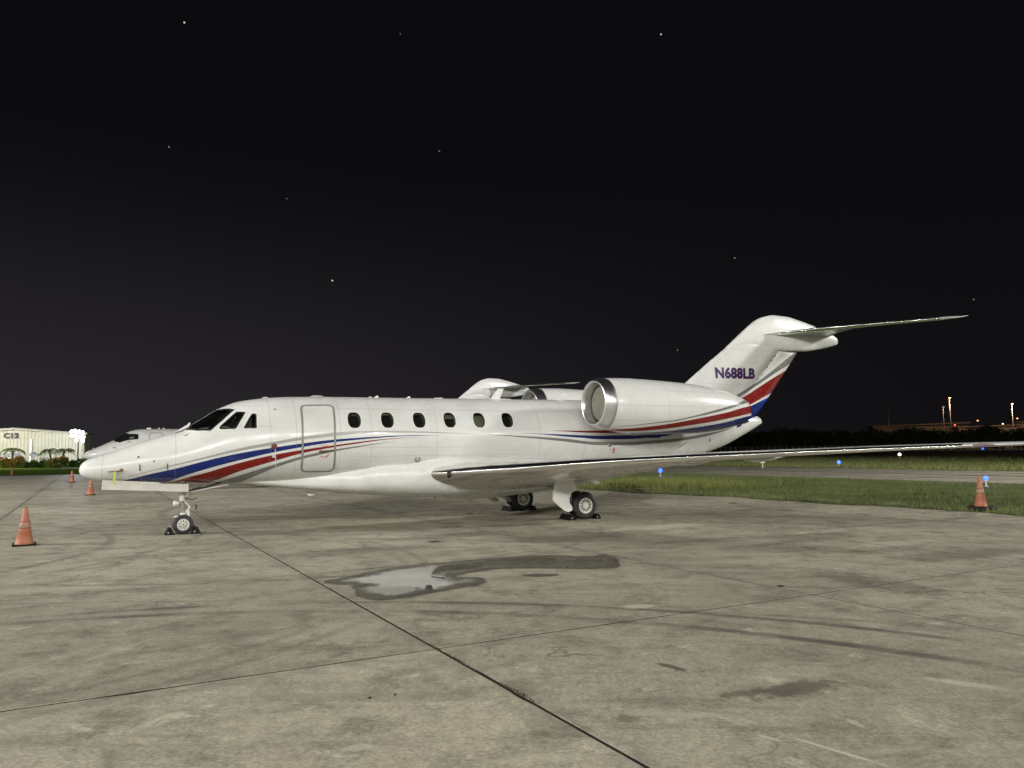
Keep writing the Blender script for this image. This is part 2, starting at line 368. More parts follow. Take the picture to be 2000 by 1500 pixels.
G3b=[(6.565,2.04),(7.217,1.993),(7.778,1.949),(8.355,1.897),(8.799,1.855),(9.255,1.804),(9.723,1.767),(10.546,1.76),(11.415,1.794),(11.965,1.826),(12.539,1.874),(13.152,1.944),(13.803,2.047),(14.477,2.183),(14.78,2.26)]
B2t=[(7.458,2.072),(8.068,2.062),(8.505,2.049),(9.252,2.021),(9.716,2.013),(10.369,2.024),(11.054,2.025),(11.774,2.054),(12.543,2.127)]
B2b=[(7.458,2.07),(8.067,2.043),(8.502,2.005),(9.25,1.952),(9.713,1.921),(10.366,1.92),(11.052,1.937),(11.771,1.985),(12.538,2.12)]
R2t=[(8.307,2.137),(8.81,2.139),(9.263,2.138),(9.728,2.146),(10.218,2.164),(11.4,2.2)]
R2b=[(8.307,2.134),(8.807,2.114),(9.258,2.091),(9.721,2.083),(10.206,2.077),(11.4,2.18)]
B3t=[(14.92,2.55),(15.0,2.78),(15.5,2.82),(16.3,3.0)]; B3b=[(14.92,2.27),(15.366,2.425),(15.594,2.519),(15.907,2.6),(16.3,2.66)]
M['fus'] = paint('fuselage_paint', [(G1t, G1b, GREY), (B1t, B1b, BLUE), (R1t, R1b, RED), (G2t, G2b, (.17, .17, .16)), (G3t, G3b, (.17, .16, .15)), (B2t, B2b, BLUE), (R2t, R2b, RED), (B3t, B3b, BLUE)],
                 [-1.51, -.2, 1.6, 2.12, 3.06, 3.75, 5.3, 8.0, 9.3, 12.9, 14.3], [(2.22, -.2, 1.6), (1.56, 3.3, 8.3), (2.62, 3, 9), (1.75, 3.3, 6.2), (1.3, 2.1, 5.2), (2.0, 9.4, 13), (2.66, -.1, 1.5)])
NT = [([(9.582,2.218),(9.993,2.247),(10.544,2.311),(11.151,2.378),(11.619,2.465),(12.291,2.61),(12.859,2.734),(13.607,2.91),(13.95,2.98)], [(9.587,2.212),(10.001,2.235),(10.555,2.29),(11.165,2.349),(11.629,2.433),(12.299,2.552),(12.854,2.667),(13.515,2.81),(13.95,2.9)], (.15, .15, .14)),
      ([(9.3,2.13),(9.452,2.139),(9.678,2.152),(10.05,2.175),(10.452,2.212),(10.888,2.264),(11.648,2.383),(12.313,2.493),(12.859,2.588),(13.487,2.72),(13.95,2.80)], [(9.3,2.12),(9.47,2.105),(9.77,2.1),(10.134,2.101),(10.543,2.121),(10.976,2.159),(11.725,2.253),(12.381,2.339),(12.913,2.424),(13.513,2.525),(13.95,2.6)], RED),
      ([(10.0,2.035),(10.176,2.05),(10.62,2.073),(11.06,2.096),(11.792,2.179),(12.44,2.263),(12.965,2.347),(13.544,2.463),(13.95,2.53)], [(10.0,1.9),(13.95,1.9)], BLUE)]
M['nac'] = paint('nacelle_paint', NT, [9.40, 10.9, 12.55], [(2.72, 9.4, 12.9), (3.1, 10.9, 12.5), (2.36, 9.4, 10.9)])
FG = [([(14.9,3.1),(15.157,3.223),(15.807,3.531),(16.322,3.798),(16.849,4.103),(17.253,4.351),(17.685,4.594),(17.95,4.74)], [(14.9,2.99),(15.3,3.18),(16.058,3.554),(16.577,3.816),(16.973,4.012),(17.349,4.19),(17.95,4.47)], (.16, .155, .15)),
      ([(14.9,2.9),(15.37,3.126),(16.053,3.459),(16.571,3.711),(17.207,4.004),(17.6,4.18)], [(14.9,2.65),(15.467,2.849),(16.033,3.068),(16.462,3.25),(17.6,3.7)], RED),
      ([(14.9,2.6),(15.485,2.803),(16.03,3.006),(16.393,3.138),(17.6,3.55)], [(14.9,2.3),(15.366,2.44),(15.594,2.52),(15.907,2.6),(17.6,2.7)], BLUE)]
M['fin'] = paint('fin_paint', FG, [], [(4.62, 15.2, 17.0), (4.25, 15.4, 16.3), (3.55, 14, 15.7)])

def naca(t, tc): return 5*tc*(.2969*math.sqrt(max(t, 0))-.126*t-.3516*t*t+.2843*t**3-.1036*t**4)
TT = [0, .001, .003, .006, .012, .025, .045, .07, .1, .15, .22, .3, .4, .5, .6, .7, .78]
TA = [.795, .84, .89, .95, 1.0]
def section(y, x0, z0, ch, tc, dz, ts, e=0., camber=0.):
    """closed airfoil ring between chord fractions ts; dz = height of the trailing edge over the leading edge"""
    up = []; lo = []
    for t in ts:
        x = x0+ch*t; zc = z0+dz*t+camber*ch*math.sin(math.pi*t); h = naca(t, tc)*ch+e
        up.append((x-(e if t == 0 else 0), y, zc+h*.95)); lo.append((x-(e if t == 0 else 0), y, zc-h*1.05))
    return up[::-1]+(lo[1:] if ts[0] == 0 else lo)
# y, leading edge x, leading edge z, chord, thickness, trailing edge rise
WSEC = [(.5, 4.75, 1.13, 5.2, .135, -.25), (1.2, 5.3, 1.155, 4.62, .132, -.22), (2.0, 5.94, 1.215, 4.0, .124, -.18), (2.6, 6.42, 1.26, 3.52, .116, -.14), (3.4, 7.06, 1.335, 2.98, .104, -.09), (4.4, 7.86, 1.42, 2.62, .090, -.01), (5.6, 8.82, 1.49, 2.23, .078, .04),
        (6.7, 9.72, 1.548, 1.9, .072, .055), (8.1, 10.82, 1.618, 1.5, .070, .05), (9.2, 11.72, 1.662, 1.2, .07, .045), (9.75, 12.17, 1.68, 1.04, .065, .04), (9.92, 12.42, 1.685, .8, .045, .02)]
def wing_at(y, k): return float(np.interp(y, [s[0] for s in WSEC], [s[k] for s in WSEC]))
def wsec(y, side, ts, e=0.):
    return section(side*y, wing_at(y, 1), wing_at(y, 2), wing_at(y, 3), wing_at(y, 4), wing_at(y, 5), ts, e)

def build_jet(name, loc, rz, label, group=None, letters=True):
    root = empty(name, loc, rz, label=label, cat='jet', group=group)
    P = lambda n, VF, m, parent=root, sm=True: obj(n, mesh(n, VF[0], VF[1], sm, [m]), parent)
    fus = obj('fuselage', fuselage_mesh(J, FX, FP, [offs(WS, -.02), offs(S1, -.02), offs(S2, -.015)]+[offs(w, -.008) for w in WIN], M['fus']), root)
    # cockpit and cabin inside
    xs = dense(1.75, 9, .6); V, F = loft([[J.pt(x, R(a), -.10) for a in range(0, 360, 12)] for x in xs]); P('unlit_cabin', (V, F), M['cabin'])  # dark backing tube, its colour stands for the unlit cabin behind the windows
    ck = MB(); ck.box((.7, 0, 1.62), (1.9, 1.1, .03)); ck.box((.24, 0, 1.98), (.5, .86, .26), m=0, ry=-.25); ck.box((1.72, 0, 1.95), (.04, 1.3, 1.3))
    ck.build('cockpit_floor', mat('cockpit_grey', (.16, .17, .14), .7), root)
    for s in (-1, 1):
        st = MB(); st.box((1.15, s*.33, 1.98), (.14, .42, .75), ry=.15, m=0); st.box((.93, s*.33, 1.7), (.5, .42, .14)); st.box((1.24, s*.33, 2.42), (.1, .24, .16), ry=.15)
        st.build('seat', M['seat'], root)
    for s in (1, -1):
        for nm, O, wd in (('windshield', WS, .05), ('side_window', S1, .035), ('side_window', S2, .03)):
            g = P(nm, patch(J, mir(offs(O, -.012), s), .001), M['glass'])
            obj('seal', mesh('seal', *band(J, mir(O, s), mir(offs(O, -wd), s), .004), False, [M['seal']]), g)
            obj('frame', mesh('frame', *band(J, mir(offs(O, .022), s), mir(O, s), .007), False, [M['white']]), g)
        for i, w in enumerate(WIN):
            g = P('cabin_window', patch(J, mir(offs(w, -.004), s), -.004), M['glass'])
            obj('frame', mesh('frame', *band(J, mir(offs(w, .022), s), mir(offs(w, -.003), s), .006), False, [M['white']]), g)
            obj('seal', mesh('seal', *band(J, mir(offs(w, -.003), s), mir(offs(w, -.02), s), .003), False, [M['seal']]), g)
            n = len(w); A = mir(offs(w, -.006), s); B = mir(offs(w, -.022), s)
            V = [J.pt(p.x, p.y/RS, -.012) for p in A]+[J.pt(p.x, p.y/RS, -.09) for p in B]
            obj('reveal', mesh('reveal', V, [(k, (k+1) % n, (k+1) % n+n, k+n) for k in range(n)], True, [M['cream']]), g)
            sh = (0.0, .16, .12, .42, 1.0, .0)[i]
            if sh > 0:
                y0 = min(p.y for p in w); y1 = max(p.y for p in w); lim = y0+(y1-y0)*sh
                Q = [Vector((p.x, min(p.y, lim))) for p in offs(w, -.01)]
                obj('shade', mesh('shade', *patch(J, mir(Q, s), -.03, 2), False, [M['cream']]), g)
    # cabin door
    d = P('cabin_door', patch(J, offs(DOOR, -.02), .005, 14), M['fus'])
    obj('door_trim', mesh('door_trim', *band(J, offs(DOOR, .022), offs(DOOR, -.022), .008), False, [M['greyband']]), d)
    hd = MB()
    hd.tube([J.pt(2.60, R(104.5), .03), J.pt(2.72, R(105), .035), J.pt(2.9, R(104), .02)], [.022, .02, .012], 8); hd.build('door_handle', M['brass'], d, True)
    t = MB(); t.tube([J.pt(2.74, R(97.5), .008), J.pt(2.8, R(100.5), .008)], .008, 5); t.tube([J.pt(2.72, R(113.5), .008), J.pt(2.77, R(113), .008), J.pt(2.81, R(109.5), .008)], .009, 5); t.box(J.pt(2.67, R(112.4), .008), (.07, .004, .012)); t.box(J.pt(2.68, R(97.9), .008), (.07, .004, .01))
    t.build('door_marking', M['redtag'], d)['kind'] = 'stuff'
    rl = MB(); rl.add(*band(J, [Vector((x, R(36.2)*RS)) for x in (2.19, 3.03)]+[Vector((x, R(36.2)*RS+.012)) for x in (3.03, 2.19)], [Vector((x, R(36.2)*RS)) for x in (2.2, 3.02)]+[Vector((x, R(36.2)*RS+.01)) for x in (3.02, 2.2)], .012)); rl.build('rain_gutter', M['white'], root)
    # belly fairing: section with flat-ish sides
    fb = lin([(.6,1.06),(.774,1.042),(1.324,.985),(2.007,.889),(2.829,.79),(3.64,.694),(4.362,.628),(5.368,.57),(6.156,.552),(7.541,.571),(8.298,.60),(9.3,.70),(10.4,.86),(11.6,1.06)])
    fbs = pchip([(x, fb(x)) for x in (.6, 1.3, 2.0, 2.8, 3.6, 4.4, 5.4, 6.2, 7.5, 8.3, 9.3, 10.4, 11.6)])
    fw = pchip([(.6, .12), (1.3, .26), (2.0, .38), (2.8, .54), (3.4, .74), (4.0, .88), (4.7, .95), (5.5, .99), (6.5, 1.06), (8.2, 1.08), (8.34, .8), (9.5, .74), (10.6, .6), (11.6, .4)])
    fc = pchip([(.6, 1.12), (2.8, 1.0), (3.4, 1.0), (4.0, 1.08), (5, 1.1), (8.5, 1.08), (11.6, 1.2)])
    rings = []
    for x in np.linspace(.6, 11.6, 90):
        r = []
        for a in range(0, 360, 8):
            c_, s_ = math.cos(R(a)), math.sin(R(a)); e = 2/2.7
            r.append((x, fw(x)*abs(s_)**e*math.copysign(1, s_), fc(x)+(fc(x)-fbs(x) if c_ < 0 else .38)*abs(c_)**e*math.copysign(1, c_)))
        rings.append(r)
    P('belly_fairing', loft(rings), M['white'])
    rings = []
    for x in np.linspace(5.55, 8.6, 30):
        u = (x-5.55)/3.05; w = .55*math.sin(math.pi*min(1, u*1.15+.02)**.7) if u < .85 else .55*math.sin(math.pi*min(1, .85*1.15+.02)**.7)*(1-(u-.85)/.15)+.02
        zb = float(np.interp(x, [5.55, 5.9, 6.2, 6.6, 7.2, 8, 8.6], [.57, .505, .475, .47, .495, .545, .6])); rings.append([(x, max(w, .03)*math.sin(R(a)), .62+(.62-zb)*math.cos(R(a))) for a in range(0, 360, 15)])
    P('belly_pod', loft(rings), M['white'])
    # wings
    for s, nm in ((-1, 'wing'), (1, 'wing')):
        ys = [.5, .9, 1.2, 1.6, 2.0, 2.6, 3.0, 3.4, 3.9, 4.4, 5.0, 5.6, 6.2, 6.7, 7.4, 8.1, 8.7, 9.2, 9.5, 9.75, 9.85, 9.92]
        w = P(nm, loft([wsec(y, s, TT) for y in ys]), M['wing'])
        le = [0, .0008, .0022, .0045, .008, .0125, .019, .027, .038, .05, .062]
        yl = [.96, 1.2]+[y for y in ys if 1.2 < y < 9.3]
        V, F = loft([section(s*y, wing_at(y, 1), wing_at(y, 2), wing_at(y, 3), wing_at(y, 4), wing_at(y, 5), [t*float(np.interp(y, [1, 2.6, 9.3], [1.75, 1.5, 1.25])) for t in le], .0035) for y in yl], closed=False, cap0=False, cap1=False)
        obj('leading_edge', mesh('leading_edge', V, F, True, [M['chrome']]), w)
        yf = [1.15, 1.6, 2.0, 2.6, 3.0, 3.4, 3.9, 4.4, 5.0, 5.6, 6.2]
        V, F = loft([[(p[0], p[1], p[2]+.012) for p in wsec(y, s, TA)] for y in yf]); obj('flap', mesh('flap', V, F, True, [M['wing']]), w)
        V, F = loft([wsec(y, s, TA) for y in (6.24, 6.7, 7.4, 8.1, 8.7, 9.15)]); obj('aileron', mesh('aileron', V, F, True, [M['wing']]), w)
        ll = MB(); x, z = wing_at(1.32, 1), wing_at(1.32, 2)
        ll.lathe([(0, -.035), (.06, -.028), (.085, -.01), (.09, .03)], (x+.028, s*1.32, z-.028), 16, 'x'); ll.build('landing_light', M['seal'], w, True)
        tl = MB(); tl.tube([(wing_at(9.3, 1)+.02, s*9.3, wing_at(9.3, 2)), (wing_at(9.42, 1)+.01, s*9.42, wing_at(9.42, 2)), (wing_at(9.58, 1)+.03, s*9.58, wing_at(9.58, 2))], [.01, .03, .02], 10); tl.build('tip_light', emis('red_lens', (1, .05, .03), .06) if s < 0 else emis('green_lens', (.05, 1, .1), .4), w, True)
        for yt in (2.7, 4.3, 5.7):
            ff = MB(); x1 = wing_at(yt, 1)+wing_at(yt, 3); z1 = wing_at(yt, 2)-.10
            ff.tube([(x1-1.0, s*yt, z1+.02), (x1-.7, s*yt, z1+.01), (x1-.3, s*yt, z1+.03), (x1+.12, s*yt, z1+.09)], [.015, .045, .04, .012], 10); ff.build('flap_track_fairing', M['wing'], w, True)
        # wing root fillet
        r = []
        for y, g, dx, k in ((.55, .0, -.75, 1.0), (.72, .06, -.52, 1.12), (.85, .05, -.3, 1.1), (.94, .03, -.1, 1.05), (1.0, -.004, .03, .99)):
            a = section(s*y, 5.3+(y-1.2)*.8+dx, 1.15, 4.7-dx, .132*k, .03, TT+[.9, 1.0], max(g, .001)); r.append(a)
        P('wing_root_fillet', loft(r), M['white'])
    # fin, rudder, bullet
    LE = lin([(2.6, 12.1), (2.9, 12.45), (3.544, 13.336), (4.248, 14.316), (4.693, 14.97), (4.962, 15.312), (5.218, 15.646)]); TE = lin([(2.55, 15.97), (2.612, 16.024), (3.295, 16.67), (4.647, 17.884), (4.9, 18.1)]); HG = lin([(2.5, 14.79), (2.967, 15.257), (3.527, 15.873), (4.688, 17.047), (4.9, 17.26)])
    fy = lambda x, z: naca(max((x-LE(z))/(TE(z)-LE(z)), 0), .088)*(TE(z)-LE(z))
    rf = []; rr = []
    for z in np.linspace(2.62, 4.86, 24):
        l, h, t = LE(z), HG(z), TE(z); X = [l+(h-l)*u for u in (0, .004, .012, .03, .06, .1, .17, .28, .42, .6, .8, 1)]
        rf.append([(x, -fy(x, z), z) for x in X[::-1]]+[(x, fy(x, z), z) for x in X[1:]])
        X = [h+.018+(t-h-.018)*u for u in (0, .25, .5, .75, 1)]
        if z < 4.685: rr.append([(x, -fy(x, z)-.002, z) for x in X[::-1]]+[(x, fy(x, z)+.002, z) for x in X])
    fin = P('fin', loft(rf), M['fin']); P('rudder', loft(rr), M['fin'])
    for z in (3.15, 3.75, 4.15, 4.35, 4.5): hg = MB(); hg.box((HG(z)+.01, 0, z), (.03, 2*fy(HG(z), z)+.006, .05), ry=.7); hg.build('rudder_hinge', M['dark'], root)
    bt = pchip([(14.97,4.70),(15.312,4.962),(15.646,5.218),(16.107,5.55),(16.324,5.661),(16.569,5.736),(16.889,5.8),(17.408,5.795),(17.968,5.71),(18.844,5.518),(19.43,5.357),(19.686,5.25)])
    bb = pchip([(14.97,4.66),(16.233,4.685),(17.069,4.689),(18.159,4.715),(18.901,4.824),(19.4,4.93),(19.686,5.01)]); bw = pchip([(14.97, .045), (15.3, .10), (15.8, .15), (16.4, .18), (17, .215), (18, .225), (19, .16), (19.686, .08)])
    rings = []
    for x in np.linspace(14.97, 19.686, 70):
        m_, h = (bt(x)+bb(x))/2, (bt(x)-bb(x))/2; rings.append([(x, bw(x)*abs(math.sin(R(a)))**.85*math.copysign(1, math.sin(R(a))), m_+h*math.cos(R(a))) for a in range(0, 360, 9)])
    bul = P('tail_bullet', loft(rings), M['white'])
    sp_ = MB(); sp_.tube([(16.06, -.15, 5.13), (16.06, -.15, 5.04)], .008, 5); sp_.build('static_wick', M['dark'], bul)
    SS = [(.1, 16.12, 5.115, 3.1, .022), (.3, 16.6, 5.165, 2.6, .032), (.55, 17.0, 5.215, 2.15, .055), (1.2, 17.53, 5.25, 1.6, .08), (2.35, 18.45, 5.272, 1.2, .095), (3.4, 19.29, 5.288, .95, .10), (3.82, 19.63, 5.295, .84, .09), (3.97, 19.9, 5.3, .6, .05)]
    for s in (-1, 1):
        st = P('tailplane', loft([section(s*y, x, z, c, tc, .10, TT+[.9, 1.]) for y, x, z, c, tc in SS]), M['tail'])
        V, F = loft([section(s*y, x, z, c, tc, .10, [0, .002, .006, .014, .03, .06, .09, .13], .003) for y, x, z, c, tc in SS[:-2]+[(3.7, 19.53, 5.293, .93, .082)]], closed=False, cap0=False, cap1=False); obj('leading_edge', mesh('leading_edge', V, F, True, [M['chrome']]), st)
    # engines
    nc = lin([(9.1,2.80),(9.6,2.765),(10.3,2.73),(11.3,2.715),(12.1,2.70),(12.8,2.69),(13.35,2.685),(13.95,2.66)]); nr = pchip([(9.1,.545),(9.13,.578),(9.2,.604),(9.35,.632),(9.6,.66),(10.3,.70),(11.0,.69),(12.0,.655),(12.8,.58),(13.35,.485),(13.95,.315)])
    for s in (-1, 1):
        cy = s*1.68
        ring = lambda x, r: [(x, cy+r*math.sin(R(a)), nc(x)+r*math.cos(R(a))) for a in range(0, 360, 6)]
        V, F = loft([ring(x, nr(x)) for x in [9.38]+list(np.linspace(9.5, 13.95, 40))]+[ring(13.93, .29), ring(13.3, .3)], cap0=False, cap1=False)
        na = obj('engine_nacelle', mesh('engine_nacelle', V, F, True, [M['nac']]), root)
        V, F = loft([ring(9.38, .632), ring(9.35, .634), ring(9.27, .622), ring(9.2, .607), ring(9.14, .584), ring(9.105, .562), ring(9.09, .54), ring(9.095, .52), ring(9.115, .502), ring(9.15, .487), ring(9.22, .476), ring(9.32, .472), ring(9.4, .472)], cap0=False, cap1=False)
        obj('intake_ring', mesh('intake_ring', V, F, True, [M['satin']]), na)
        V, F = loft([ring(9.4, .471), ring(9.6, .475)], cap0=False, cap1=False); obj('intake_duct', mesh('intake_duct', V, F, True, [M['brass']]), na)
        V, F = loft([ring(9.36, .45), ring(9.33, .43), ring(9.32, .2), ring(9.32, .01)], cap0=False); obj('intake_cover', mesh('intake_cover', V, F, True, [M['cover'] if 'cover' in M else M['cream']]), na)
        V, F = loft([ring(13.5, .3), ring(13.49, .15), ring(13.35, .02)]); obj('exhaust', mesh('exhaust', V, F, True, [M['dark']]), na)
        rings = []
        for y in (.75, .95, 1.12, 1.3): rings.append(section(s*y, 10.0+(y-.75)*.3, 2.62, 3.6, .085 if y > .9 else .1, .03, TT+[.9, 1.]))
        P('engine_pylon', loft(rings), M['white'])
    sc = MB(); sc.prism([(11.1, 1.97), (11.28, 2.03), (11.62, 2.04), (11.66, 2.0), (11.62, 1.955), (11.3, 1.95)], -1.02, -.86); sc.build('air_scoop', M['bluepaint'], root, auto=30)
    # blades and small fittings
    def blade(pts, y=0, t=.012, m=M['white'], nm='blade_antenna'):
        b = MB(); b.prism(pts, y-t, y+t); b.build(nm, m, root)
    for x0, h, c in ((7.25, .29, .20), (9.12, .20, .22)): z = J.t(x0)-.02; blade([(x0-.16, z), (x0+.1, z), (x0+.16+c*.35, z+h), (x0+c*.35, z+h)])
    blade([(7.02, 2.94), (7.62, 2.95), (7.62, 2.965), (7.02, 2.962)], t=.12, nm='antenna_base')
    for x0, h in ((3.9, .02), (4.06, .045), (4.85, .04)): z = J.t(x0)-.01; blade([(x0, z), (x0+.12, z), (x0+.12, z+h+.01), (x0+.08, z+h+.01)])
    blade([(5.6, 2.93), (5.8, 2.93), (5.78, 2.958), (5.6, 2.952)], t=.06)
    dm = MB(); dm.lathe([(.0, .045), (.1, .038), (.2, .0)], (2.75, 0, 2.905), 16); dm.build('roof_dome', M['white'], root, True); dm = MB(); dm.lathe([(.0, .03), (.06, .02), (.09, 0)], (1.62, 0, 2.862), 12); dm.build('roof_dome', M['white'], root, True)
    blade([(2.45, .88), (2.63, .86), (2.72, .70), (2.58, .69)], nm='blade_antenna'); blade([(6.42, .49), (6.57, .49), (6.68, .335), (6.56, .335)])
    blade([(5.5, .58), (5.62, .57), (5.66, .50), (5.6, .50)]); blade([(3.1, .77), (3.4, .745), (3.4, .72), (3.2, .72)], t=.03)
    blade([(9.25, 1.0), (9.5, 1.0), (9.78, .80), (9.62, .78)], y=-.9, t=.01, m=M['wing'])
    for px, ang, dr in ((-1.2, 99.5, .0),):
        for s in (1, -1):
            pt = MB(); a = J.pt(-1.17, R(99)*s, 0); b = J.pt(-1.17, R(99)*s, .09); pt.tube([a, b], [.035, .02], 8); pt.tube([b, b+Vector((-.04, 0, -.005)), b+Vector((-.22, 0, -.01))], [.02, .016, .012], 8)
            p_ = pt.build('pitot_tube', M['brass'], root, True)
            if s > 0:
                rb = MB(); rb.box(b+Vector((-.10, -.01, -.135)), (.04, .008, .25), ry=.02); rb.build('ribbon', M['yellowtag'], p_)
    for x, a, r in ((-.874, 68.9, .02), (-.592, 85.1, .014)): sm = MB(); c = J.pt(x, R(a), .002); sm.lathe([(0, -.004), (r, -.004), (r*1.2, .004)], c, 10, 'y'); sm.build('static_port', M['dark'], root)
    for x, a in ((-.846, 97), (-.348, 102)): sm = MB(); c = J.pt(x, R(a), .01); sm.box(c, (.014, .03, .12), rx=.1); sm.build('air_data_vane', M['dark'], root)
    pc = MB(); c = J.pt(1.674, R(93.5), .02); pc.lathe([(.0, -.03), (.05, -.02), (.062, .02)], c, 14, 'y'); q = pc.build('port_cover', grime(mat('red_brown_cover', (.16, .05, .035), .7), .3, 20), root, True)
    sg = MB(); sg.tube([c+Vector((.01, -.03, -.05)), c+Vector((.02, -.03, -.2)), c+Vector((.03, -.02, -.42))], .007, 5); sg.box(c+Vector((-.02, -.025, -.2)), (.05, .02, .06)); sg.build('cord', M['offwhite'], q)
    lf = MB(); c = J.pt(4.857, R(119), .012); lf.lathe([(.03, .0), (.06, -.01), (.075, .02)], c, 18, 'y'); lf.build('fuel_port', M['greyband'], root, True)
    rt = MB(); c = J.pt(10.05, R(101), .02); rt.lathe([(.02, -.01), (.05, -.01), (.06, .02)], c, 14, 'y'); rt.build('service_port', M['greyband'], root, True)
    rr_ = MB(); rr_.box(J.pt(10.2, R(110), .02), (.04, .01, .13), ry=.2); rr_.box(J.pt(10.1, R(109), .01), (.1, .004, .012)); rr_.build('red_streamer', M['redtag'], root)
    dk = MB(); dk.box(J.pt(13.75, R(112), .005), (.03, .01, .11), ry=.1); dk.build('drain_hole', M['dark'], root); dk = MB(); dk.tube([J.pt(12.45, R(112), .04), J.pt(12.75, R(102), .06)], .012, 5, m=1); dk.build('drain_mast', [M['dark'], M['cream']], root)
    for x in (15.0, 15.35): vp = MB(); vp.box((x, -.36 if x < 15.2 else -.30, 2.30+(x-15)*.36), (.16, .1, .035), ry=-.33); vp.build('tail_vent', M['dark'], root)
    dc = MB(); V = []
    dc.add([(-.22, -.06, 2.10), (-.22, -.2, 2.085), (.05, -.14, 2.20), (.05, .02, 2.215), (.09, -.06, 2.30), (.07, -.15, 2.24), (.1, .02, 2.285), (.06, -.03, 2.31)], [(0, 1, 5, 4), (0, 4, 7, 3), (1, 2, 5), (2, 3, 6, 5), (4, 5, 6, 7), (3, 7, 6)])
    dc.build('windshield_duct', M['white'], root)
    # nose gear
    dz = MB(); dz.prism([(-1.512, .968), (-1.5, 1.157), (-.493, 1.084), (-.43, 1.055), (.072, 1.035), (.076, .875)], -.292, -.27); g = dz.build('nose_gear_door', M['offwhite'], root)
    dz = MB(); dz.prism([(-1.5, .968), (-1.5, 1.12), (-.493, 1.084), (-.43, 1.055), (.072, 1.04), (.076, .875)], .27, .292); dz.build('nose_gear_door', M['offwhite'], root)
    ns = MB(); ns.tube([(-.04, 0, 1.15), (-.03, 0, .80)], .075, 14); ns.tube([(-.03, 0, .80), (-.02, 0, .68)], .06, 14, m=0); ns.tube([(-.015, 0, .70), (0, 0, .42)], .032, 12, m=1); ns.tube([(0, 0, .43), (0, 0, .17)], .055, 12); ns.tube([(0, -.2, .2), (0, .2, .2)], .03, 10, m=1)
    ns.tube([(.03, 0, .66), (.13, 0, .55), (.05, 0, .42)], .02, 6); ns.box((.1, 0, .42), (.05, .1, .12)); ns.box((-.12, -.02, .36), (.1, .06, .03)); ns.tube([(.02, -.08, .74), (.16, -.1, .70), (.26, -.08, .73)], .01, 5, m=2); ns.tube([(.05, -.08, .70), (.12, -.06, .78), (.14, -.05, .85)], .008, 5, m=3)
    ns.build('nose_strut', [M['white'], M['steel'], M['dark'], M['redtag']], root, auto=35)
    tx = MB(); tx.lathe([(.0, 0), (.055, .01), (.06, .05), (.03, .12)], (-.2, -.02, .63), 14, 'x'); tx.build('taxi_light', M['white'], root, True)
    br = MB()
    for s in (-.05, .05): br.tube([(.03, s, .87), (.42, s, .945), (.8, s, 1.06)], .015, 6)
    for k in range(9): x = .12+k*.08; br.tube([(x, -.05, .885+(x-.12)*.24), (x+.04, .05, .893+(x-.12)*.24)], .012, 5)
    for k in range(3): br.lathe([(.015, -.06), (.035, -.06), (.035, .06), (.015, .06)], (.2+k*.06, 0, .9+k*.015), 10, 'y')
    br.build('drag_brace', M['dark'], root); bd = MB(); bd.box((.5, 0, .93), (.75, .26, .014), ry=-.17); bd.build('aft_gear_door', M['white'], root)
    ll = MB(); ll.tube([(.24, -.1, .60), (.25, -.1, .54), (.23, -.1, .48)], [.012, .02, .004], 6); ll.build('tow_pin', M['dark'], root)
    def wheel(r, w, rr, nh, c, name):
        prof = [(rr, -w/2+.005), (rr+.02, -w/2-.004), (r*.80, -w/2), (r*.93, -w*.42), (r*.985, -w*.27), (r, -w*.1), (r, w*.1), (r*.985, w*.27), (r*.93, w*.42), (r*.80, w/2), (rr+.02, w/2+.004), (rr, w/2-.005)]
        b = MB(); b.lathe(prof, c, 40, 'y', close=True); ty = b.build(name, M['tyre'], root, True)
        q = MB()
        for s in (-1, 1):
            o = s*w/2
            q.lathe([(rr+.002, o*.85), (rr, o*1.04), (rr*.86, o*1.04), (rr*.80, o*.8), (rr*.42, o*.86), (rr*.36, o*1.0), (rr*.2, o*1.04), (rr*.18, o*1.12), (0, o*1.12)], c, 32, 'y')
            for k in range(nh):
                a = 2*math.pi*k/nh+.1; rc = rr*.61
                cx, cz = c[0]+rc*math.cos(a), c[2]+rc*math.sin(a)
                q.box((cx, c[1]+o*.83, cz), (rr*.32, .012, rr*.15), ry=-a, m=1)
        q.build('rim', [M['rim'], M['dark']], ty, auto=30)
    for y in (-.13, .13): wheel(.2, .11, .118, 9, (0, y, .2), 'nose_wheel')
    for s in (-1, 1):
        for y in (s*1.6-.165, s*1.6+.165): wheel(.33, .17, .185, 12, (8.728, y, .33), 'main_wheel')
        y = s*1.6
        ms = MB(); ms.tube([(8.15, y, .45), (8.2, y, 1.2)], .07, 12); ms.tube([(8.12, y, .45), (8.45, y, .30), (8.728, y, .33)], [.08, .06, .06], 10); ms.tube([(8.728, y-.2, .33), (8.728, y+.2, .33)], .04, 10, m=1)
        ms.tube([(8.5, y, .4), (8.42, y, .72)], .03, 10, m=1); ms.tube([(8.42, y, .7), (8.35, y, 1.15)], .05, 10); ms.tube([(7.6, y-s*.9, 1.0), (8.12, y-s*.05, .72)], .025, 8, m=1); ms.tube([(8.05, y+.05*s, .4), (7.95, y+.1*s, .33), (8.1, y, .3)], .02, 6, m=1)
        ms.build('main_strut', [M['offwhite'], M['steel']], root, auto=35)
        yo = s*2.0
        md = MB(); md.prism([(7.74, 1.21), (7.8, 1.14), (7.806, .945), (8.3, .962), (8.3, 1.12), (8.36, 1.21)], yo-.02, yo+.02); md.build('upper_gear_door', M['offwhite'], root)
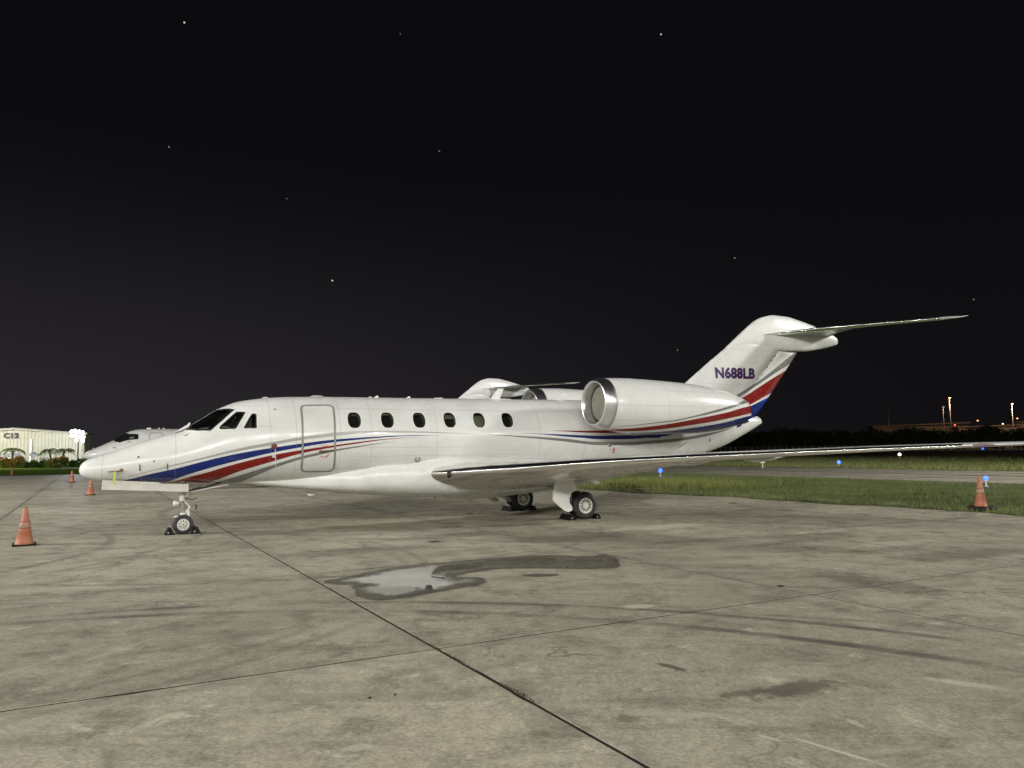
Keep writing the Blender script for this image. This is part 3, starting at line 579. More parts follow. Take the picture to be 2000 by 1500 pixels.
        md = MB(); md.prism([(7.815, .93), (8.29, .95), (8.335, .86), (8.40, .74), (8.33, .70), (8.24, .66), (8.18, .55), (8.17, .45), (8.25, .31), (8.24, .25), (8.137, .215), (8.02, .26), (7.878, .368), (7.73, .503), (7.75, .7)], yo-.028, yo-.004 if s > 0 else yo+.012); md.box((8.1, yo-.03 if s < 0 else yo+.02, .84), (.42, .012, .11)); md.build('main_gear_door', M['white'], root)
        gw = MB(); gw.box((8.3, s*1.15, 1.02), (.8, .9, .12)); gw.build('wheel_well', M['dark'], root)
    if letters:
        for nm, m, of, dy in (('registration_outline', mat('letter_red', (.30, .04, .08), .4), .024, .004), ('registration', mat('letter_blue', (.012, .012, .09), .35), .013, .007)):
            for s in (-1, 1):
                cu = bpy.data.curves.new('txt', 'FONT'); cu.body = 'N688LB'; cu.size = .43; cu.offset = of; cu.space_character = 1.06; cu.resolution_u = 4
                to = bpy.data.objects.new('txt', cu); COL.objects.link(to); bpy.context.view_layer.update()
                me = bpy.data.meshes.new_from_object(to.evaluated_get(bpy.context.evaluated_depsgraph_get())); bpy.data.objects.remove(to)
                w = [v.co.x for v in me.vertices]; x0, x1 = min(w), max(w); h = [v.co.y for v in me.vertices]; y0, y1 = min(h), max(h)
                pad = of
                for v in me.vertices:
                    u = (v.co.x-x0-pad)/(x1-x0-2*pad); q = (v.co.y-y0-pad)/(y1-y0-2*pad); x = 14.40+1.545*(u if s < 0 else 1-u); z = 3.735+.305*q+.03*u*(1 if s < 0 else -1)
                    sh = .0
                    v.co = Vector((x+sh, s*(fy(x, z)+dy), z))
                me.materials.append(m); me.name = nm; obj(nm, me, root)
    return root
M['cover'] = grime(mat('intake_plug_cloth', (.15, .145, .115), .85), .08, 6)
JET = build_jet('business_jet', (-6.896, 16.131, 0), .46694, 'large white business jet with blue, red and grey stripes on the wet apron', 'parked business jets')

# ------------------------------------------------------------------ the other jets
T = copy_tree(JET); T.name = 'business_jet'
T.location = (-15.505, 35.049, 0.04); T.rotation_euler = (0, 0, .571)
T['label'] = 'plain white jet parked directly behind the striped jet, only its tail showing above the roof'
PLAIN = paint('plain_jet_paint', [], [-1.51, -.2, 1.6])
for o in [c for c in T.children]:
    if o.name.startswith('registration'): bpy.data.objects.remove(o)
def plain(o):
    if o.type == 'MESH' and any(m in (M['fus'], M['nac'], M['fin']) for m in o.data.materials):
        o.data = o.data.copy()
        for i, m in enumerate(o.data.materials):
            if m in (M['fus'], M['nac'], M['fin']): o.data.materials[i] = PLAIN
    for c in o.children: plain(c)
plain(T)
for o in list(T.children):
    if o.name.startswith(('air_scoop', 'port_cover', 'red_streamer')):
        for c in list(o.children): bpy.data.objects.remove(c)
        bpy.data.objects.remove(o)

def build_big_jet(loc, rz):
    root = empty('business_jet', loc, rz, label='white jet with dark wraparound windshield, only its nose showing behind the striped jet nose', cat='jet', group='parked business jets')
    B = Body([(0,1.53),(.02,1.62),(.175,1.81),(.5,1.99),(.925,2.19),(1.76,2.60),(2.02,2.72),(2.74,3.23),(3.2,3.45),(3.74,3.58),(4.6,3.62),(6,3.63),(14,3.63),(17,3.4),(19.5,3.0),(19.8,2.85)],
             [(0,1.51),(.02,1.44),(.175,1.33),(.5,1.24),(1,1.18),(3,1.12),(12,1.12),(15,1.5),(19.5,2.7),(19.8,2.8)],
             [(0,.01),(.02,.1),(.175,.3),(.5,.5),(1,.68),(2,.9),(3,1.05),(4.5,1.15),(13,1.15),(16,.8),(19.5,.2),(19.8,.03)],
             [(0,1.52),(1,1.65),(2,1.9),(3,2.15),(5,2.35),(14,2.37),(19.8,2.82)])
    P = lambda n, VF, m, parent=root, sm=True: obj(n, mesh(n, VF[0], VF[1], sm, [m]), parent)
    xs = sorted([0, .01, .02, .05, .1]+dense(.175, 5, .1)+dense(5, 19.8, .4)+[19.8])
    P('fuselage', loft([[B.pt(x, R(a)) for a in range(0, 360, 5)] for x in xs]), PLAIN)
    for s in (1, -1):
        O = mir(smooth_poly([(2.06, 1.5), (2.12, 38), (2.45, 60), (3.72, 66), (3.72, 46), (3.1, 34), (2.7, 1.5)], .05), s)
        g = P('windshield', patch(B, O, .006), mat('tinted_glass', (.012, .014, .013), .08)); obj('frame', mesh('frame', *band(B, offs(O, .0), offs(O, -.05), .012), False, [M['seal']]), g)
        O = mir(smooth_poly([(2.72, 47), (2.72, 63), (3.45, 64.5), (3.45, 49)], .03), s)
        P('sun_shade', patch(B, mir(smooth_poly([(3.1, 52), (3.1, 59), (3.42, 60), (3.42, 52)], .03), s), .012), mat('pale_screen', (.12, .14, .12), .6))
    D = smooth_poly([(4.5, 42), (5.38, 42), (5.38, 130), (4.5, 130)], .12); P('cabin_door', band(B, offs(D, .02), offs(D, -.02), .006), M['greyband'], sm=False)
    for k in range(7):
        x = 6.6+k*1.05; P('cabin_window', patch(B, smooth_poly([(x, 56), (x+.42, 56), (x+.42, 76), (x, 76)], .12), .006), M['seal'])
    a = MB()
    for x, h in ((1.55, .10),): a.prism([(x-.9, B.t(x-.9)-.02), (x-.82, B.t(x-.82)-.02), (x-.86, B.t(x-.86)+.13)], -.02, .02)
    for x, w in ((4.3, .35), (5.1, .16), (5.45, .16), (6.9, .09), (7.5, .12)): a.prism([(x, 3.58), (x+w, 3.58), (x+w-.03, 3.70), (x+.05, 3.70)], -.08, .08)
    a.build('roof_antenna', M['white'], root)
    p = MB()
    for x, an in ((2.15, 78), (3.1, 73)):
        b0 = B.pt(x, R(an)); b1 = B.pt(x, R(an), .16); p.tube([b0, b1], .015, 6); p.tube([b1+Vector((-.14, 0, .02)), b1+Vector((.1, 0, .02))], .018, 6)
    p.build('pitot_tube', M['dark'], root)
    for s in (-1, 1):
        P('wing', loft([section(s*y, x, z, c, tc, 0, TT+[.9, 1.]) for y, x, z, c, tc in ((.6, 7.2, 1.35, 4.6, .13), (3.6, 9.4, 1.5, 3.0, .12), (9.6, 13.2, 1.85, 1.2, .1))]), M['wing'])
        rings = [[(x, s*1.75+r*math.sin(R(a)), 3.0+r*math.cos(R(a))) for a in range(0, 360, 15)] for x, r in ((12.4, .5), (12.45, .58), (12.8, .66), (14, .68), (15.6, .5), (16.4, .36))]
        P('engine_nacelle', loft(rings), PLAIN)
        P('tailplane', loft([section(s*y, x, 5.55, c, .09, 0, TT+[.9, 1.]) for y, x, c in ((.05, 17.9, 1.9), (3.4, 19.2, 1.0))]), M['wing'])
        for dx, r in ((9.8, .38),):
            w = MB(); w.lathe([(r*.5, -.1), (r*.9, -.12), (r, -.05), (r, .05), (r*.9, .12), (r*.5, .1)], (dx, s*1.4, r), 28, 'y', close=True); w.build('main_wheel', M['tyre'], root, True)
            w = MB(); w.tube([(dx, s*1.4, r), (dx-.1, s*1.4, 1.3)], .09, 10); w.build('main_strut', M['white'], root, True)
    V = []; r_ = []
    for z, l, t in ((3.2, 14.6, 18.9), (4.4, 16.2, 19.2), (5.6, 17.7, 19.6)): r_.append([(l, 0, z), (l+.15, -.1, z), (l+(t-l)*.4, -.17, z), (t, -.01, z), (t, .01, z), (l+(t-l)*.4, .17, z), (l+.15, .1, z)])
    P('fin', loft(r_), PLAIN)
    w = MB(); w.tube([(2.1, 0, .22), (2.0, 0, 1.3)], .07, 10); w.build('nose_strut', M['white'], root, True)
    for y in (-.14, .14): w = MB(); w.lathe([(.1, -.05), (.2, -.06), (.22, -.02), (.22, .02), (.2, .06), (.1, .05)], (2.1, y, .22), 24, 'y', close=True); w.build('nose_wheel', M['tyre'], root, True)
    return root
build_big_jet((-32.5, 58.0, 0), .5)

# ------------------------------------------------------------------ apron, taxiway, runway, grass
GA = R(28.8); S = 4.6; e1 = Vector((math.cos(GA), math.sin(GA))); e2 = Vector((-math.sin(GA), math.cos(GA))); O0 = Vector((-.661, 6.618))
nA = Vector((.866, .5)); uA = Vector((.5, -.866))
def UN(u, n): p = uA*u+nA*n; return (p.x, p.y)
ARCS = [(-5.0,16.79,6.88,.05,.35),(-4.15,-13.55,22.35,.05,.35),(-13.54,12.32,6.34,.07,.4),(-17.67,13.75,11.46,.07,.35),(-8.2,9.94,7.07,.05,.3),(-7.64,9.9,6.24,.05,.3),(1.45,26.28,12.2,.12,.35),(-2.19,-.38,8.59,.07,.8),(-1.71,-.32,8.97,.055,.65),(-9.5,14.0,4.2,.06,.3)]
DKS, LTS = (.07, .064, .05), (.50, .47, .375)
SPOTS = [(1.2,6.0,.16,.05,-.9,.8,DKS),(1.95,5.45,.42,.16,.45,.7,DKS),(1.55,5.35,.2,.07,.3,.6,DKS),(4.4,9.6,1.3,.45,-1.2,.45,DKS),(.71,4.89,.14,.06,0,.5,DKS),(6.9,11.9,1.6,.5,.4,.45,DKS),(5.2,14.2,1.8,.6,.5,.5,DKS),(1.2,14.7,1.5,.5,.5,.4,DKS),
         (-2.8,13.0,1.4,.5,.5,.4,DKS),(-6,12.6,1.2,.4,.3,.35,DKS),(3.14,5.53,.3,.07,-.6,.6,LTS),(1.33,8.28,.22,.12,.3,.7,LTS),(1.76,4.36,.34,.018,-.86,.9,LTS),(1.45,4.56,.09,.02,-.8,.8,LTS),(1.47,6.52,.3,.012,-.95,.5,LTS),(4.0,13.6,1.1,.35,.5,.45,LTS),
         (6.5,13.3,1.0,.3,.5,.4,LTS),(-3.38,6.67,.5,.05,1.3,.22,LTS),(-3.83,6.22,.9,.06,1.25,.2,LTS),(-1.58,4.81,.5,.05,1.7,.2,LTS),(-.89,4.47,.1,.06,0,.6,LTS),(4.2,7.6,.35,.1,.5,.4,DKS),(-1.3,15.2,1.3,.4,.5,.45,DKS),(3.0,16.5,1.7,.4,.5,.45,LTS)]
def concrete(name, dark=1., arcs=True, slabvar=True):
    m = mat(name, (.3, .28, .22), .5, 0, .3); nt = m.node_tree; b = BS(m)
    ge = N_(nt, 'ShaderNodeNewGeometry'); P = ge.outputs['Position']
    n1 = noise(nt, P, .28, 6, .6, .6); n2 = noise(nt, P, 1.7, 8, .68, .3); n3 = noise(nt, P, 34, 6, .7); n4 = noise(nt, P, 5.5, 6, .6)
    c = mixc(nt, mrange(nt, n1, .33, .68), tuple(v*dark for v in (.290, .265, .207)), tuple(v*dark for v in (.385, .353, .277)))
    c = mixc(nt, mrange(nt, n2, .45, .72, 0, .85), c, tuple(v*dark for v in (.150, .137, .107)))
    c = mixc(nt, mrange(nt, n2, .42, .28, 0, .45), c, tuple(v*dark for v in (.45, .42, .335)))
    n5 = noise(nt, P, .9, 3, .5, 1.2)
    c = mixc(nt, mth(nt, 'MULTIPLY', mrange(nt, n5, .60, .70, 0, .7), mrange(nt, n4, .4, .6)), c, tuple(v*dark for v in (.12, .11, .086)))
    n6 = noise(nt, P, 2.6, 4, .55, .5)
    c = mixc(nt, mth(nt, 'MULTIPLY', mrange(nt, n6, .60, .70, 0, .6), mrange(nt, n4, .35, .55)), c, tuple(v*dark for v in (.52, .485, .39)))
    c = mixc(nt, 1., c, mixc(nt, mrange(nt, n3, .25, .75, 0, 1, False), (.5, .5, .49), (1.5, 1.5, 1.49)), 'MULTIPLY')
    n8 = noise(nt, P, 11, 5, .65); c = mixc(nt, 1., c, mixc(nt, mrange(nt, n8, .3, .7, 0, 1, False), (.80, .80, .79), (1.18, 1.18, 1.18)), 'MULTIPLY')
    mpA = N_(nt, 'ShaderNodeMapping'); mpA.inputs['Rotation'].default_value = (0, 0, -.35); mpA.inputs['Scale'].default_value = (.55, 3.2, 1); L_(nt, P, mpA.inputs[0]); n9 = noise(nt, mpA.outputs[0], .9, 7, .62, .4)
    c = mixc(nt, mrange(nt, n9, .52, .74, 0, .55), c, tuple(v*dark for v in (.13, .12, .095)))
    c = mixc(nt, mrange(nt, n9, .44, .28, 0, .7), c, tuple(v*dark for v in (.42, .39, .31)))
    vo = N_(nt, 'ShaderNodeTexVoronoi'); vo.inputs['Scale'].default_value = 16; L_(nt, P, vo.inputs['Vector'])
    c = mixc(nt, mth(nt, 'MULTIPLY', mrange(nt, vo.outputs['Distance'], .10, .03, 0, .6), mrange(nt, n4, .5, .62)), c, tuple(v*dark for v in (.1, .09, .07)))
    if slabvar:
        # spalled and weathered joint edges, hairline cracks
        rt = N_(nt, 'ShaderNodeVectorRotate', rotation_type='Z_AXIS'); L_(nt, P, rt.inputs['Vector']); rt.inputs['Center'].default_value = (-.661, 6.618, 0); rt.inputs['Angle'].default_value = -GA
        sj = N_(nt, 'ShaderNodeSeparateXYZ'); L_(nt, rt.outputs[0], sj.inputs[0])
        dm_ = lambda q, o: mth(nt, 'ABSOLUTE', mth(nt, 'SUBTRACT', mth(nt, 'WRAP', mth(nt, 'SUBTRACT', q, o), S/2, -S/2), 0.))
        dj = mth(nt, 'MINIMUM', dm_(sj.outputs[0], -.661), dm_(sj.outputs[1], 6.618))
        nk = noise(nt, P, 3.1, 6, .7); wj = mrange(nt, nk, .45, .75, .02, .11)
        c = mixc(nt, mth(nt, 'MULTIPLY', mth(nt, 'LESS_THAN', dj, wj), mrange(nt, n8, .42, .58, .15, .6)), c, tuple(v*dark for v in (.43, .41, .34)))
        c = mixc(nt, mth(nt, 'MULTIPLY', mrange(nt, dj, .02, .30, .45, 0), mrange(nt, nk, .4, .6)), c, tuple(v*dark for v in (.13, .12, .095)))
        vc = N_(nt, 'ShaderNodeTexVoronoi', feature='DISTANCE_TO_EDGE'); vc.inputs['Scale'].default_value = .42; nd = N_(nt, 'ShaderNodeTexNoise'); nd.inputs['Scale'].default_value = 2.2; nd.inputs['Detail'].default_value = 6; L_(nt, P, nd.inputs['Vector'])
        ad = N_(nt, 'ShaderNodeVectorMath', operation='MULTIPLY_ADD'); L_(nt, nd.outputs['Color'], ad.inputs[0]); ad.inputs[1].default_value = (.9, .9, .9); L_(nt, P, ad.inputs[2]); L_(nt, ad.outputs[0], vc.inputs['Vector'])
        ck_ = mth(nt, 'MULTIPLY', mrange(nt, vc.outputs['Distance'], .003, .008, .8, 0), mrange(nt, noise(nt, P, .25, 2), .50, .62))
        c = mixc(nt, ck_, c, tuple(v*dark for v in (.09, .08, .065)))
        oi = N_(nt, 'ShaderNodeObjectInfo'); c = mixc(nt, 1., c, mixc(nt, oi.outputs['Random'], (.89, .89, .88), (1.09, 1.09, 1.09)), 'MULTIPLY')
    if arcs:
        sp = N_(nt, 'ShaderNodeSeparateXYZ'); L_(nt, P, sp.inputs[0]); cb = N_(nt, 'ShaderNodeCombineXYZ'); L_(nt, sp.outputs[0], cb.inputs[0]); L_(nt, sp.outputs[1], cb.inputs[1]); q = cb.outputs[0]
        brk = mrange(nt, noise(nt, P, .55, 5, .6), .34, .58); tot = None
        for x, y, r, w, k in ARCS:
            d = N_(nt, 'ShaderNodeVectorMath', operation='DISTANCE'); L_(nt, q, d.inputs[0]); d.inputs[1].default_value = (x, y, 0)
            e = mth(nt, 'ABSOLUTE', mth(nt, 'SUBTRACT', d.outputs['Value'], r)); mk = mrange(nt, e, w*.5, w*1.7, k, 0)
            tot = mk if tot is None else mth(nt, 'MAXIMUM', tot, mk)
        c = mixc(nt, mth(nt, 'MULTIPLY', tot, brk), c, (.05, .047, .04))
    if arcs:   # individual stains, worn pale spots
        for x, y, rx, ry, an, k, cc in SPOTS:
            mp = N_(nt, 'ShaderNodeMapping', vector_type='TEXTURE'); mp.inputs['Location'].default_value = (x, y, 0); mp.inputs['Rotation'].default_value = (0, 0, an); mp.inputs['Scale'].default_value = (rx, ry, 1); L_(nt, q, mp.inputs[0])
            ln = N_(nt, 'ShaderNodeVectorMath', operation='LENGTH'); L_(nt, mp.outputs[0], ln.inputs[0]); e = mth(nt, 'ADD', ln.outputs['Value'], mth(nt, 'MULTIPLY', mth(nt, 'SUBTRACT', n8 if rx < .5 else n4, .5), 1.8))
            c = mixc(nt, mrange(nt, e, .55, 1.1, k, 0), c, cc)
    L_(nt, c, b.inputs['Base Color']); L_(nt, mrange(nt, n2, .3, .7, .55, .75), b.inputs['Roughness'])
    bp = N_(nt, 'ShaderNodeBump'); bp.inputs['Strength'].default_value = .35; bp.inputs['Distance'].default_value = .01; L_(nt, mth(nt, 'ADD', n3, mth(nt, 'MULTIPLY', n2, 1.5)), bp.inputs['Height']); L_(nt, bp.outputs[0], b.inputs['Normal'])
    return m
CON = concrete('weathered_concrete')
def sheet(name, poly, z, m, **k):
    return obj(name, mesh(name, [(x, y, z) for x, y in poly], [tuple(range(len(poly)))], False, [m]), **k)
def dirt(name, c, c2, s=2.):
    m = mat(name, c, .9, 0, .2); nt = m.node_tree; ge = N_(nt, 'ShaderNodeNewGeometry')
    L_(nt, mixc(nt, mrange(nt, noise(nt, ge.outputs['Position'], s, 6, .65), .35, .65), c, c2), BS(m).inputs['Base Color']); return m
def grass_mat(name, bands=False):
    m = mat(name, (.05, .08, .02), .85, 0, .15); nt = m.node_tree; ge = N_(nt, 'ShaderNodeNewGeometry'); P = ge.outputs['Position']
    n1 = noise(nt, P, .35, 6, .65); n2 = noise(nt, P, 5, 6, .7)
    c = mixc(nt, mrange(nt, n1, .35, .65), (.045, .065, .018), (.095, .125, .035)); c = mixc(nt, mrange(nt, n2, .5, .75, 0, .7), c, (.16, .17, .06)); c = mixc(nt, mrange(nt, n2, .45, .25, 0, .7), c, (.02, .03, .01))
    if bands:
        dt = N_(nt, 'ShaderNodeVectorMath', operation='DOT_PRODUCT'); L_(nt, P, dt.inputs[0]); dt.inputs[1].default_value = (.866, .5, 0); nn = mth(nt, 'ADD', dt.outputs['Value'], mth(nt, 'MULTIPLY', noise(nt, P, .08, 3), 14.))
        w = None
        for a, wd in ((66, 7), (108, 14)):
            k = mrange(nt, mth(nt, 'ABSOLUTE', mth(nt, 'SUBTRACT', nn, a)), wd*.6, wd, 1, 0); w = k if w is None else mth(nt, 'MAXIMUM', w, k)
        c = mixc(nt, mth(nt, 'MULTIPLY', w, .75), c, (.24, .25, .10))
    bp = N_(nt, 'ShaderNodeBump'); bp.inputs['Strength'].default_value = .8; bp.inputs['Distance'].default_value = .06; L_(nt, n2, bp.inputs['Height']); L_(nt, bp.outputs[0], BS(m).inputs['Normal'])
    L_(nt, c, BS(m).inputs['Base Color']); return m
GR = grass_mat('grass_ground'); GRB = grass_mat('mown_grass_ground', True)
ground = obj('ground', mesh('ground', [(-1800, -600, -.06), (1800, -600, -.06), (1800, 2600, -.06), (-1800, 2600, -.06)], [(0, 1, 2, 3)], False, [grass_mat('far_grass')]), kind='structure')
EDGE = 19.6
# apron > slab
CI = list(range(-4, 4)); RJ = list(range(-3, 15)); S = 4.6
def EP(a, b): p = O0+e1*(a*S)+e2*(b*S); return (p.x, p.y)
apron = sheet('apron', [EP(-4, -3), EP(4, -3), EP(4, 15), EP(-4, 15)], -.003, dirt('joint_filler', (.012, .011, .009), (.03, .027, .02), 6), kind='structure')
def slab_mesh(seed):
    r = random.Random(seed); h = S/2-.014; V = []; F = []; n = 14
    def ring(ins, z, jit):
        o = []
        for sd in range(4):
            for k in range(n):
                t = -1+2*k/n; j = ins+(abs(r.gauss(0, 1))*jit if 0 < k else 0)
                if jit and r.random() < .04: j += r.uniform(.008, .03)
                a = h-j
                x, y = [(t*h, -a), (a, t*h), (-t*h, a), (-a, -t*h)][sd]
                if k == 0: x, y = [(-h+ins, -h+ins), (h-ins, -h+ins), (h-ins, h-ins), (-h+ins, h-ins)][sd]
                o.append((x, y, z))
        return o
    a = ring(0, -.03, 0); b = ring(.0, -.0015, .0015); c = ring(.003, 0, .002); N = 4*n
    V = a+b+c
    for q in (0, N):
        for k in range(N): F.append((q+k, q+(k+1) % N, q+N+(k+1) % N, q+N+k))
    F.append(tuple(2*N+k for k in range(N)))
    return mesh('slab', V, F, False, [CON])
SM = [slab_mesh(i) for i in range(6)]
for i in CI:
    for j in RJ:
        p = O0+e1*((i+.5)*S)+e2*((j+.5)*S)
        obj('slab', SM[(i*7+j*3) % 6], apron, (p.x, p.y, 0), (0, 0, GA+random.choice((0, 1, 2, 3))*math.pi/2))
CON2 = concrete('far_concrete', .97, False, False)
sheet('apron_extension', [EP(-30, -12), EP(-4, -12), EP(-4, 15), EP(-30, 15)], -.001, CON2, kind='structure')
sheet('apron_extension', [EP(-4, -12), EP(4, -12), EP(4, -3), EP(-4, -3)], -.001, CON2, kind='structure')
# strip of grass between the apron and the taxiway: ragged edge over the concrete
def ragged(u0, u1, n0, n1, step, j0, j1):
    us = np.arange(u0, u1, step); a = [UN(u, n0+j0*(math.sin(u*.9)+.7*math.sin(u*2.3+1)+rng.normal()*.7)) for u in us]; b = [UN(u, n1+j1*(math.sin(u*.5)+rng.normal()*.5)) for u in us[::-1]]
    return a+b
def near_n(u):  # the verge bulges towards the jet's tail
    return 19.55-.9*math.exp(-((u+26)/6)**2)+.18*math.sin(u*.9)+.12*math.sin(u*2.3+1)
us = list(np.arange(-95, 40, .25)); pa = [UN(u, near_n(u)+rng.normal()*.05) for u in us]; pb = [UN(u, 35.1+.08*math.sin(u)) for u in us[::-1]]
def strip(name, A, B, z, m, sub=1, **k):
    n = len(A); V = [(x, y, z) for x, y in A]+[(x, y, z) for x, y in B]; return obj(name, mesh(name, V, [(i, i+1, n+i+1, n+i) for i in range(n-1)], False, [m]), **k)
strip('verge', pa, pb[::-1], .012, GR, kind='structure')
strip('taxiway', [UN(u, 35.0) for u in (-260, -60, 0, 60, 260)], [UN(u, 51.6) for u in (-260, -60, 0, 60, 260)], .02, concrete('taxiway_concrete', .9, False, False), kind='structure')
tj = MB()
for k in range(-40, 40): a, b = UN(k*6, 35.05), UN(k*6, 51.55); tj.tube([(a[0], a[1], .019), (b[0], b[1], .019)], .012, 4)
for n_ in (39.2, 43.3, 47.4): a, b = UN(-250, n_), UN(250, n_); tj.tube([(a[0], a[1], .012), (b[0], b[1], .012)], .03 if n_ == 43.3 else .016, 4)
tj.build('taxiway_joint', dirt('tar_joint', (.03, .03, .026), (.05, .05, .04)), kind='structure')
strip('grass_field', [UN(u, 51.6) for u in (-400, 0, 400)], [UN(u, 151) for u in (-400, 0, 400)], .015, GRB, kind='structure')
asphalt = dirt('runway_asphalt', (.045, .044, .042), (.07, .068, .064), .2)
strip('runway', [UN(u, 151) for u in (-900, 0, 700)], [UN(u, 210) for u in (-900, 0, 700)], .02, asphalt, kind='structure')
strip('grass_field', [UN(u, 210) for u in (-900, 0, 900)], [UN(u, 256) for u in (-900, 0, 900)], .015, grass_mat('dry_grass_ground'), kind='structure')
# grass blades
def blades(name, pts, h0, h1, w, m, lean=.35):
    n = len(pts); P = np.asarray(pts); a = rng.uniform(0, 2*np.pi, n); h = rng.uniform(h0, h1, n); V = np.zeros((n*3, 3))
    dx, dy = np.cos(a)*w, np.sin(a)*w; lx, ly = rng.normal(0, lean, n)*h, rng.normal(0, lean, n)*h
    V[0::3, 0] = P[:, 0]-dx; V[0::3, 1] = P[:, 1]-dy; V[1::3, 0] = P[:, 0]+dx; V[1::3, 1] = P[:, 1]+dy; V[2::3, 0] = P[:, 0]+lx; V[2::3, 1] = P[:, 1]+ly; V[2::3, 2] = h
    me = bpy.data.meshes.new(name); me.vertices.add(n*3); me.vertices.foreach_set('co', V.ravel()); me.loops.add(n*3); me.loops.foreach_set('vertex_index', np.arange(n*3)); me.polygons.add(n); me.polygons.foreach_set('loop_start', np.arange(0, n*3, 3)); me.polygons.foreach_set('loop_total', np.full(n, 3)); me.update(); me.validate()
    me.materials.append(m); return obj(name, me, kind='stuff')
def blade_mat(name, c1, c2, c3):
    m = mat(name, c1, .8, 0, .15); nt = m.node_tree; ge = N_(nt, 'ShaderNodeNewGeometry'); P = ge.outputs['Position']
    c = mixc(nt, mrange(nt, noise(nt, P, .5, 6, .7), .35, .65), c1, c2); c = mixc(nt, mrange(nt, noise(nt, P, 2.3, 4, .6), .5, .7), c, c3); L_(nt, c, BS(m).inputs['Base Color']); return m
BLM = blade_mat('grass_blade', (.07, .092, .03), (.13, .15, .055), (.19, .19, .085))
n_ = 150000; u = rng.uniform(-60, 22, n_); q = rng.uniform(0, 1, n_); nn = np.array([near_n(x) for x in u]); nn = nn-.1+(35-nn)*q
pts = np.stack([uA.x*u+nA.x*nn, uA.y*u+nA.y*nn], 1); blades('grass', pts, .03, .13, .012, BLM)
n_ = 26000; u = rng.uniform(-60, 22, n_); nn = np.array([near_n(x) for x in u])+np.abs(rng.normal(0, .9, n_)); pts = np.stack([uA.x*u+nA.x*nn, uA.y*u+nA.y*nn], 1)
blades('grass', pts, .05, .17, .014, blade_mat('pale_grass_blade', (.12, .14, .05), (.17, .18, .075), (.07, .1, .03)))
cx, cy = 6.3, 33.5; n_ = 5000; pts = np.stack([cx+rng.normal(0, 1.5, n_), cy+rng.normal(0, 1.0, n_)], 1); blades('tall_grass', pts, .15, .5, .014, blade_mat('yellow_grass_blade', (.2, .22, .06), (.16, .18, .05), (.26, .26, .1)), .18)
n_ = 110000; u = rng.uniform(-110, 40, n_); nn = 51.7+np.abs(rng.normal(0, 1, n_))*24; pts = np.stack([uA.x*u+nA.x*nn, uA.y*u+nA.y*nn], 1); blades('grass', pts, .1, .32, .03, blade_mat('field_grass_blade', (.12, .14, .045), (.2, .21, .08), (.08, .1, .03)))
# broken concrete chunks along the edge
CH = mat('chunk_concrete', (.25, .235, .19), .9)
grime(CH, .15, 6)
def chunk(x, y, sx, sy, sz, a, lab):
    b = bmesh.new(); bmesh.ops.create_icosphere(b, subdivisions=2, radius=1)
    for v in b.verts:
        k = 1+rng.normal()*.09; v.co = Vector((max(-.75, min(.75, v.co.x))*sx*k, max(-.75, min(.75, v.co.y))*sy*k, max(-.6, min(.6, v.co.z))*sz*k))
    me = bpy.data.meshes.new('concrete_chunk'); b.to_mesh(me); b.free(); me.materials.append(CH); obj('concrete_chunk', me, None, (x, y, sz*.4), (0, 0, a), label=lab, cat='rubble', group='broken concrete along the apron edge')
for x, y, sx, sy, sz, a, lab in ((5.0, 30.2, .5, .22, .12, -.9, 'pale broken concrete slab lying in grass below the wing, beside the tall yellow tuft'), (4.1, 31.0, .14, .1, .07, 0, 'small pale concrete lump at the grass edge right behind the near main wheel'), (4.45, 30.7, .12, .08, .06, 0, 'second small concrete lump beside the broken slab under the wing'),
                            (9.55, 23.75, .8, .16, .07, -1.05, 'long flat concrete remnant at the grass edge, left of the right-hand cone'), (10.75, 21.75, .42, .14, .08, -1.0, 'flat concrete piece at the apron edge nearest the right-hand cone'), (8.8, 24.9, .5, .12, .05, -1.05, 'thin concrete strip at the grass edge, farthest left of the right-hand cone'), (11.25, 20.9, .3, .12, .07, -1.0, 'concrete piece touching the left side of the right-hand cone base')):
    chunk(x, y, sx, sy, sz, a, lab)

# puddle and damp concrete
PUD = [(-2.534,10.037),(-2.186,10.345),(-1.915,10.977),(-1.307,11.499),(-.137,12.04),(.531,12.336),(1.25,12.034),(1.44,12.309),(1.587,12.01),(1.54,11.475),(1.544,11.063),(1.359,10.841),(.655,10.887),(-.175,11.018),(-.629,10.598),(-.832,10.263),(-.385,10.236),(-.35,9.847),(-.465,9.576),(-.854,9.291),(-1.118,8.987),(-1.408,8.733),(-1.703,8.787),(-1.9,9.186),(-1.872,9.347),(-2.013,9.582),(-1.981,9.782),(-2.212,9.771)]
def rnd_poly(P, it=2):
    P = [Vector(p) for p in P]
    for _ in range(it): P = [q for i in range(len(P)) for q in (P[i]*.75+P[(i+1) % len(P)]*.25, P[i]*.25+P[(i+1) % len(P)]*.75)]
    return P
PP = rnd_poly(PUD)
def ground_patch(name, P, z, m, **k):
    b = bmesh.new(); vs = [b.verts.new((p.x, p.y, z)) for p in P]; f = b.faces.new(vs); bmesh.ops.triangulate(b, faces=[f]); me = bpy.data.meshes.new(name); b.to_mesh(me); b.free(); me.materials.append(m); return obj(name, me, **k)
from mathutils import geometry as mgeo
